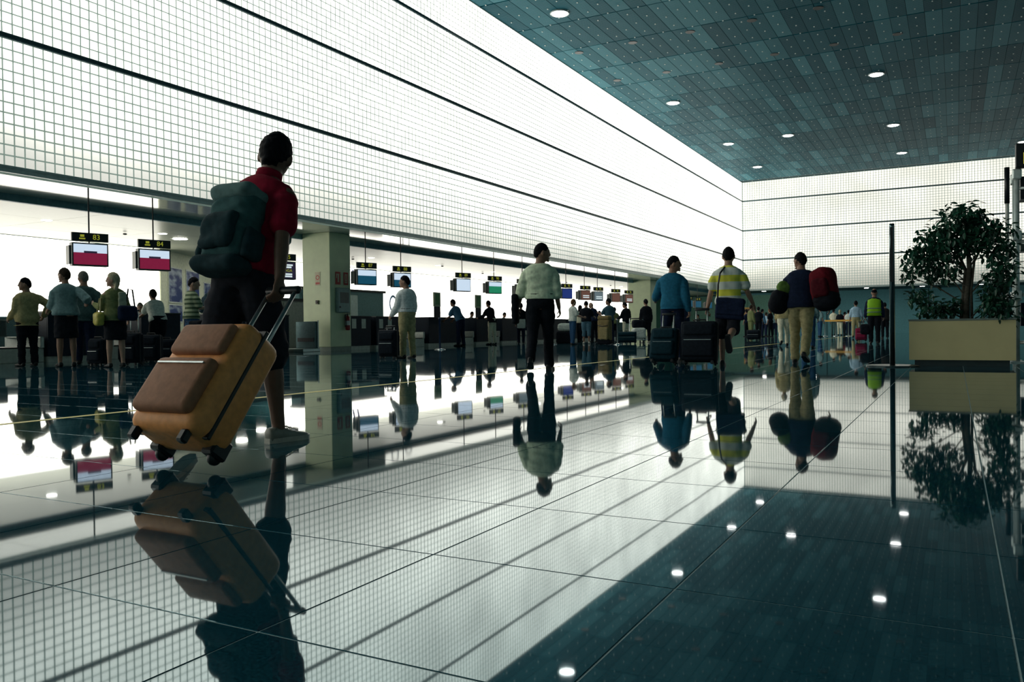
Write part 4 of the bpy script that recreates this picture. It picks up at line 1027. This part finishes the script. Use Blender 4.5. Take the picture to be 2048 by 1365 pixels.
soft_bag('shoulder_bag', 'dark green and black bag under the navy man left arm', 'bag', on(Rp, (-.30, .02, 1.10)), Rp.rotation_euler.z+.2,
         [('bag', (0, 0, -.12), (.16, .18, .20), C_BLACK, .15), ('jacket_roll', (.02, .02, .12), (.13, .16, .10), fabric('moss green cloth', (.07, .13, .03)), .09)], tilt=(0, .3))

# ------------------------------------------------------------------ left group at the desks
p1 = ground(56, 733)
person('man in beige jacket with hand on hip looking left', p1, view(p1, 26), 1.66, top=C_BEIGE, hem=.80, loose=.03, bottom=C_BLACK, hair='dark', sk=0, legs=((2, 1), (-3, 2)), lean=(1, 0),
       arms=(('ang', 12, 4, 45), ('ik', (.30, -.02, .96), (1, -.6, .2))), head=(62, 0), lod='near', girth=1.12)
w2 = ground(134, 734)
person('woman in grey knit top and dark skirt hugging the man beside her', w2, view(w2, 8), 1.80, top=C_GREYTOP, sleeve='rolled', hem=.93, loose=.03, bottom=C_BLACK, kind='skirt', hair='brown', sk=0, female=True,
       legs=((2, 1), (-3, 2)), arms=(('ang', 10, 10, 60), ('ik', (.36, .05, 1.18), (.3, -1, -.3))), head=(40, 0), lod='near', girth=1.14)
person('man in grey tweed jacket standing close beside the woman in skirt', ground(170, 729), view(ground(170, 729), -12), 1.83, top=C_GREY, hem=.80, loose=.034, bottom=C_NAVY, hair='grey', sk=0, legs=((2, 1), (-3, 2)),
       arms=(('ang', 10, 10, 60), ('ang', -10, 28, 80)), head=(34, 2), lod='near', girth=1.2)
w4 = person('blonde woman in olive top and black skirt looking left', ground(232, 735), view(ground(232, 735), 16), 1.66, top=C_OLIVE, hem=.86, loose=.016, bottom=C_BLACK, kind='skirt', hair='blonde', style='bob', sk=1, female=True,
       legs=((2, 1), (-4, 3)), arms=(('ang', 16, 12, 95), ('ang', 0, 12, 40)), head=(66, 0), lod='near', girth=1.1)
soft_bag('scarf', 'pale fringed scarf draped over the blonde woman shoulder', 'scarf', on(w4, (.08, -.16, 1.16)), w4.rotation_euler.z, [('cloth', (0, 0, 0), (.07, .018, .18), fabric('pale scarf', (.30, .32, .24)), .015)], vox=.014)
soft_bag('handbag', 'yellow leather handbag hanging at the blonde woman left side', 'handbag', on(w4, (-.27, .0, .86)), w4.rotation_euler.z, [('bag', (0, 0, 0), (.07, .14, .12), mat('yellow leather', (.46, .40, .07), .5), .05)],
         strap=[[(0, -.1, .11), (.03, -.04, .36), (.03, .04, .36), (0, .1, .11)]], strap_m=mat('tan strap', (.30, .26, .10), .5), vox=.014)
soft_bag('tote_bag', 'big navy tote bag behind the blonde woman hip', 'bag', on(w4, (.16, -.18, .98)), w4.rotation_euler.z, [('bag', (0, 0, -.02), (.17, .07, .14), C_NAVY, .062)], strap=[[(.12, 0, .1), (.1, .05, .4), (.05, .12, .42), (0, .1, .1)]], vox=.014)
person('small clerk with pale hair sitting behind the desk', Vector((XD-2.0, at_x(281, 600, XD-2.0).y, 0)), math.radians(-135), 1.60, top=C_LIGHT, bottom=C_NAVY, hair='grey', style='short', female=True, legs=((55, 55), (55, 55)), lean=(6, 0), arms=(('ang', 40, 5, 60), ('ang', 40, 5, 60)), head=(0, 10), lod='near')
person('man in white t-shirt leaning over the check-in desk', Vector((-16.7, at_x(316, 640, -16.7).y, 0)), math.radians(75), 1.70, top=C_WHITE, sleeve='short', hem=.92, loose=.02, bottom=C_BLACK, hair='dark', legs=((12, 2), (6, 2)), lean=(26, 0), arms=(('ang', 55, 8, 40), ('ang', 55, 8, 40)), head=(0, -10), lod='near', girth=1.15)
w7 = ground(385, 727)
person('woman in green striped polo facing right with folded hands', w7, view(w7, -72), 1.68, top=C_GST, sleeve='short', hem=.92, loose=.02, bottom=C_JEAN, hair='dark', style='short', sk=1, female=True, legs=((2, 1), (-3, 2)), arms=(('ang', 25, 6, 75), ('ang', 25, 6, 75)), head=(-30, 6), lod='near', girth=1.12)
person('man in dark jacket and jeans seen from behind', ground(432, 723), view(ground(432, 723), 0), 1.72, top=fabric('dark navy jacket', (.022, .045, .06)), hem=.86, loose=.03, bottom=C_JEAN2, hair='grey', style='short', legs=((2, 1), (-3, 2)), arms=(('ang', 20, 12, 70), ('ang', 15, 12, 60)), head=(-10, 12), lod='near', girth=1.25)
suitcase('small black suitcase left of the blonde woman legs', ground(206, 733), math.radians(10), .34, .46, .2)
suitcase('black upright suitcase with raised white handle near the blonde woman', ground(272, 731), math.radians(14), .42, .56, .24, None, 0, .42)
suitcase('second black suitcase standing behind the raised white handle', ground(310, 726), math.radians(20), .42, .52, .24, None, 0, 0)
suitcase('black suitcase lying low by the white t-shirt man', ground(338, 722), math.radians(30), .4, .42, .24, None, 0, 0)
soft_bag('backpack', 'black backpack on the floor in front of striped polo woman', 'backpack', ground(398, 728)+Vector((0, 0, .02)), 0, [('main_bag', (0, 0, .62), (.17, .12, .2), C_BLACK, .06), ('cart', (0, 0, .22), (.16, .12, .2), C_BLACK, .04), ('badge', (.02, -.12, .66), (.04, .01, .012), C_WHITE, .006)], vox=.012)
# man in white shirt by the pillar
p9 = person('man in white shirt and khaki trousers waiting, looking left', ground(815, 717), view(ground(815, 717), 40), 1.76, top=fabric('pale blue white shirt', (.56, .62, .60)), hem=1.0, loose=.03, sleeve='long', bottom=C_KHAKI, hair='dark', sk=0, legs=((2, 1), (-3, 2)), arms=(('ang', 14, 6, 30), ('ang', 8, 8, 22)), head=(40, 2), lod='near', belt=M_BLACK, girth=1.12)
suitcase('black two-piece suitcase standing in front of the khaki trousers', ground(783, 718), math.radians(10), .42, .56, .24, None, 0, .08)
# clerks and customers at the middle desks
def clerk(px, label, top, hair='dark', female=False, H=1.62):
    X_ = XD-2.0; person(label, Vector((X_, at_x(px, 640, X_).y, 0)), math.radians(-115), H, top=top, bottom=C_NAVY, hair=hair, female=female, legs=((55, 55), (55, 55)), lean=(8, 0), arms=(('ang', 38, 5, 60), ('ang', 38, 5, 60)), head=(10, 12), lod='far')
clerk(874, 'grey haired clerk in white shirt bent over the wide desk', C_WHITE, 'grey')
clerk(941, 'clerk in white shirt sitting right of the bending man', C_WHITE)
clerk(1006, 'clerk in pale blouse sitting right of the black jacket man', C_LBLUE, 'dark', True)
def stand(px, py, H, rot, label, top, bottom, **kw):
    a = dict(legs=((2, 1), (-3, 2)), lod='far', loose=.025); a.update(kw)
    return person(label, ground(px, py), view(ground(px, py), rot), H, top=top, bottom=bottom, **a)
def atdesk(px, X_, H, rot, label, top, bottom, **kw):
    a = dict(legs=((2, 1), (-3, 2)), lod='far', loose=.025); a.update(kw)
    return person(label, Vector((X_, at_x(px, 660, X_).y, 0)), math.radians(rot), H, top=top, bottom=bottom, **a)
atdesk(921, -16.7, 1.86, 85, 'man in blue shirt bending over the wide desk', C_MID, C_NAVY, lean=(30, 0), arms=(('ang', 50, 8, 40), ('ang', 50, 8, 40)), sleeve='short')
pb = atdesk(984, -16.75, 1.82, 75, 'man in black jacket and pale trousers at the desk', C_BLACK, C_CREAM, lean=(16, 0), arms=(('ang', 45, 8, 50), ('ang', 45, 8, 50)), hem=.84)
pc = atdesk(1042, -16.6, 1.74, 20, 'person in black with a white bag left of pale shirt man', C_BLACK, C_NAVY, hem=.8)
soft_bag('shopping_bag', 'white shopping bag held behind the person in black', 'bag', on(pc, (.05, -.24, .86)), pc.rotation_euler.z, [('bag', (0, 0, 0), (.18, .04, .20), C_WHITE, .02)], vox=.016)
stand(1146, 690, 1.72, -60, 'man in white t-shirt and blue jeans, left of the group', C_WHITE, C_JEAN, sleeve='short', sk=1, style='short', hair='ginger', arms=(('ang', 30, 8, 60), ('ang', 20, 8, 60)))
stand(1160, 684, 1.70, -40, 'woman in white shirt with strap inside the group', C_CREAM, C_BLACK, female=True, arms=(('ang', 40, 8, 60), ('ang', 30, 8, 60)), hair='dark', style='bob')
stand(1173, 688, 1.72, 0, 'man in black t-shirt and denim shorts in the group', C_BLACK, C_JEAN2, kind='crop', sleeve='short', girth=1.12, shoe='white', arms=(('ang', 40, 12, 60), ('ang', 20, 20, 60)), head=(0, 16))
stand(1189, 685, 1.80, 40, 'bald man in dark shirt leaning into the group', C_NAVY, C_BLACK, style='bald', sk=1, lean=(14, 0), arms=(('ang', 40, 12, 60), ('ang', 20, 20, 40)), head=(20, 14))
stand(1205, 683, 1.52, 30, 'dark clad person bending at the right of the group', C_BLACK, C_BLACK, lean=(28, 0), arms=(('ang', 60, 8, 20), ('ang', 50, 8, 20)))
stand(1219, 687, 1.82, 30, 'tall man in grey blue shirt behind the brown backpack', fabric('slate shirt', (.04, .09, .12)), C_NAVY, sleeve='short', head=(40, 0), arms=(('ang', 30, 10, 80), ('ang', 10, 8, 40)))
stand(1230, 683, 1.60, 20, 'person in olive shirt behind the tall grey blue man', C_OLIVE, C_BLACK, arms=(('ang', 30, 10, 80), ('ang', 10, 8, 40)))
stand(1253, 684, 1.78, 45, 'man in dark blazer and cream trousers before the far pillar', C_BLACK, C_CREAM, hem=.8, arms=(('ang', 20, 8, 50), ('ang', 4, 8, 12)), head=(20, 16))
stand(1293, 686, 1.78, 25, 'person in long black coat left of the blue sweater man', C_BLACK, C_BLACK, hem=.8, girth=1.15, shoe='white')
stand(1365, 690, 1.55, 0, 'dark clad person bending right behind the blue sweater man', C_NAVY, C_BLACK, lean=(30, 0))
stand(1397, 671, 1.68, 120, 'far man with folded arms between the two walkers', fabric('dark olive coat', (.03, .045, .035)), C_BLACK, lod='tiny', arms=(('ang', 30, 8, 100), ('ang', 30, 8, 100)))
soft_bag('trekking_backpack', 'big brown trekking backpack standing on the floor before the queue', 'backpack', ground(1210, 690), 0, [('main_bag', (0, 0, .5), (.25, .18, .46), fabric('brown canvas', (.17, .13, .06)), .10), ('front_pocket', (.03, -.2, .42), (.17, .05, .24), fabric('tan canvas', (.22, .18, .09)), .05), ('lid', (0, 0, 1.0), (.24, .18, .08), fabric('brown canvas', (.17, .13, .06)), .06), ('lower_bag', (0, -.02, .12), (.25, .18, .10), C_BLACK, .05)],
         strap=[[(-.2, -.19, .72), (0, -.25, .68), (.2, -.19, .72)], [(-.2, -.19, .22), (0, -.25, .2), (.2, -.19, .22)]], vox=.018)
suitcase('dark teal suitcase lying on its long side behind the pale post', ground(1254, 688), .3, .75, .42, .3, fabric('dark teal suitcase nylon', (.006, .025, .036)))
soft_bag('duffel_bag', 'pale duffel bag piled at the left of the group', 'bag', ground(1130, 687), .3, [('cart_load', (0, 0, .25), (.35, .3, .25), C_BLACK, .06), ('bag', (0, 0, .68), (.30, .22, .17), C_WHITE, .12)], vox=.022)
def trolley(loc, rz, label, load):
    t = thing('luggage_trolley', label, 'trolley', loc, rz)
    for sx in (-.28, .28): MB().tube([(sx, -.45, .14), (sx, .42, .14), (sx, .5, .4), (sx*.95, .52, 1.0)], .018, 8).build('side_frame', M_CHROME, t, True)
    MB().tube([(-.27, .52, 1.0), (.27, .52, 1.0)], .022, 8).build('push_bar', M_BLACK, t, True)
    for y in (-.4, -.1, .2): MB().tube([(-.28, y, .14), (.28, y, .14)], .015, 8).build('cross_bar', M_CHROME, t, True)
    MB().box((-.26, .3, .78), (.26, .5, .80)).build('basket', M_STEEL, t)
    for x, y in ((-.26, .4), (.26, .4), (0, -.42)): MB().lathe([(.02, -.02), (.06, -.02), (.06, .02), (.02, .02)], 12, Matrix.Translation((x, y, .06)) @ Matrix.Rotation(PI/2, 4, 'Y')).build('wheel', M_BLACK, t)
    return t
trolley(ground(1277, 687), .5, 'chrome luggage trolley beside the person in long black coat', 0)
soft_bag('holdall', 'black and white holdall lying on the chrome luggage trolley', 'bag', ground(1277, 687)+Vector((0, 0, .16)), .5, [('bag', (0, -.05, .24), (.25, .32, .22), C_WHITE, .08), ('dark_bag', (0, 0, .62), (.24, .26, .16), C_BLACK, .08)], vox=.02)

# ------------------------------------------------------------------ people further down the hall
pw = stand(1568, 692, 1.70, 4, 'woman in beige top and white trousers behind the green bag', C_BEIGE, C_CREAM, lod='near', female=True, girth=1.12, hem=.86, legs=((-14, 20), (10, 4)), hair='blonde')
stand(1617, 697, 1.66, -6, 'person in blue jeans walking in front of the khaki man', C_GREYTOP, C_JEAN, lod='near', legs=((-8, 14), (8, 3)))
V = stand(1749, 688, 1.78, -2, 'guard in lime yellow safety vest seen from behind', C_NAVY, C_BLACK, lod='near', style='balding', hair='dark', girth=1.1, arms=(('ang', 2, 9, 14), ('ang', 2, 9, 14)))
vm = MB(); sV = 1.78/1.75
vm.loft([ring(Vector((0, -.002, z*sV)), Vector((1, 0, 0)), Vector((0, 1, 0)), rx, ry, 24, 2.6) for z, rx, ry in ((.90, .225, .175), (1.1, .215, .172), (1.3, .215, .168), (1.40, .20, .145), (1.47, .11, .09))])
vo = link('safety_vest', vm.mesh('safety_vest'), C_VEST, V, True)
for z in (1.0, 1.12):
    bnd = MB(); bnd.loft([ring(Vector((0, -.002, q*sV)), Vector((1, 0, 0)), Vector((0, 1, 0)), .229, .181, 24, 2.6) for q in (z, z+.03)]); bnd.build('reflective_band', C_SILVER, vo, True)
bl = stand(1712, 677, 1.80, -4, 'man in light blue shirt and khaki trousers beside the guard', C_LBLUE, C_KHAKI, lod='far', sleeve='rolled', hem=1.0, arms=(('ang', 2, 9, 14), ('ang', 6, 12, 20)), hair='dark', legs=((-10, 16), (8, 3)))
suitcase('small maroon suitcase on wheels left of the guard', ground(1723, 684), 0, .40, .44, .24, fabric('maroon nylon', (.16, .012, .04)), math.radians(8), .25)
hv = on(V, V['hands'][0]); soft_bag('travel_bag', 'black travel bag hanging from the left hand of the guard', 'bag', hv+Vector((0, 0, -.40)), 0, [('bag', (0, 0, .0), (.16, .14, .17), C_BLACK, .07)], strap=[[(-.1, 0, .14), (-.03, 0, .34), (.03, 0, .34), (.1, 0, .14)]], vox=.02)
stand(1770, 677, 1.66, 10, 'dark clad person right of the guard, half hidden by pole', fabric('brown black jacket', (.02, .018, .018)), C_BLACK, lod='far')
FARQ = [(1667, 671, 1.74, C_CREAM, C_GREY, 'dark', 'far queue: man in cream shirt with dark strap, leftmost'), (1680, 671, 1.66, C_BLACK, C_CREAM, 'blonde', 'far queue: blonde woman in black top and cream skirt trousers'), (1689, 669, 1.64, C_WINE, C_BLACK, 'dark', 'far queue: person in wine red top'),
        (1697, 670, 1.70, C_WHITE, C_NAVY, 'dark', 'far queue: person in white shirt right of wine red top'),
        (1494, 674, 1.70, C_NAVY, C_BLACK, 'dark', 'far crowd: dark clad person right of the messenger bag'), (1502, 678, 1.72, C_OLIVE, C_OLIVE, 'brown', 'far crowd: person all in olive beside the striped man'),
        (1517, 676, 1.72, C_BLACK, C_BLACK, 'dark', 'far crowd: person in black in the middle of the group'), (1524, 674, 1.70, C_MID, C_NAVY, 'dark', 'far crowd: man in mid blue shirt and dark trousers'),
        (1532, 672, 1.60, C_LBLUE, C_NAVY, 'brown', 'far crowd: person in light blue beside mid blue shirt'), (1541, 674, 1.70, C_BLACK, C_BLACK, 'ginger', 'far crowd: red haired person in black near beige woman'),
        (1549, 672, 1.66, C_GREYTOP, C_NAVY, 'dark', 'far crowd: person in grey top behind the beige woman'), (1640, 674, 1.70, C_GREYTOP, C_JEAN, 'dark', 'far crowd: person in grey and jeans right of khaki trousers')]
for px, py, H, tp_, bt, hr, lb in FARQ:
    stand(px, py, H, random.uniform(-60, 60), lb, tp_, bt, lod='tiny', hair=hr, sleeve=random.choice(['short', 'long']), female='woman' in lb, style='bob' if 'woman' in lb else 'short')
t = thing('notice_board', 'orange framed notice board on a dark stand in far crowd', 'sign', ground(1500, 672))
MB().box((-.04, -.03, 0), (.04, .03, 1.3)).build('post', M_BLACK, t); MB().box((-.35, -.05, 0), (.35, .3, .03)).build('foot', M_BLACK, t)
MB().box((-.42, -.04, 1.2), (.42, -.005, 2.0)).build('panel', mat('orange panel', (.45, .25, .05), .5), t); MB().box((-.3, -.046, 1.3), (.3, -.04, 1.9)).build('print', mat('dark print', (.08, .05, .03), .6), t)
suitcase('dark suitcase standing among the far crowd', ground(1509, 681), 0, .6, .42, .3)

GROUPS = {'hanging_screen': 'hanging check-in screens', 'downlight': 'recessed ceiling downlights', 'check_in_desk': 'check-in desks in a row', 'baggage_belt': 'baggage belts between the desks', 'belt_post': 'belt and queue posts',
          'pillar': 'olive pillars', 'leaflet_stand': 'leaflet stands on the desks', 'poster': 'posters on the slanting partition', 'wall_letter': 'letters on the light-box wall', 'safety_sign': 'safety signs on the pillar', 'suitcase': 'wheeled suitcases'}
for o in scene.objects:
    if o.parent is None and 'label' in o and 'category' in o:
        k = o.name.split('.')[0]
        if k in GROUPS: o['group'] = GROUPS[k]
        elif o['label'].startswith('far queue') or o['label'].startswith('far crowd'): o['group'] = 'people far down the hall'
for o in list(TMP.collection.objects): bpy.data.objects.remove(o)
bpy.data.scenes.remove(TMP)

for m in bpy.data.materials:                        # faint emitters need no light sampling of their own
    if m.name.startswith('translucent block mortar') or m.name.startswith('screen ') or m.name in ('yellow sign lettering', 'sign yellow'):
        m.cycles.emission_sampling = 'NONE'
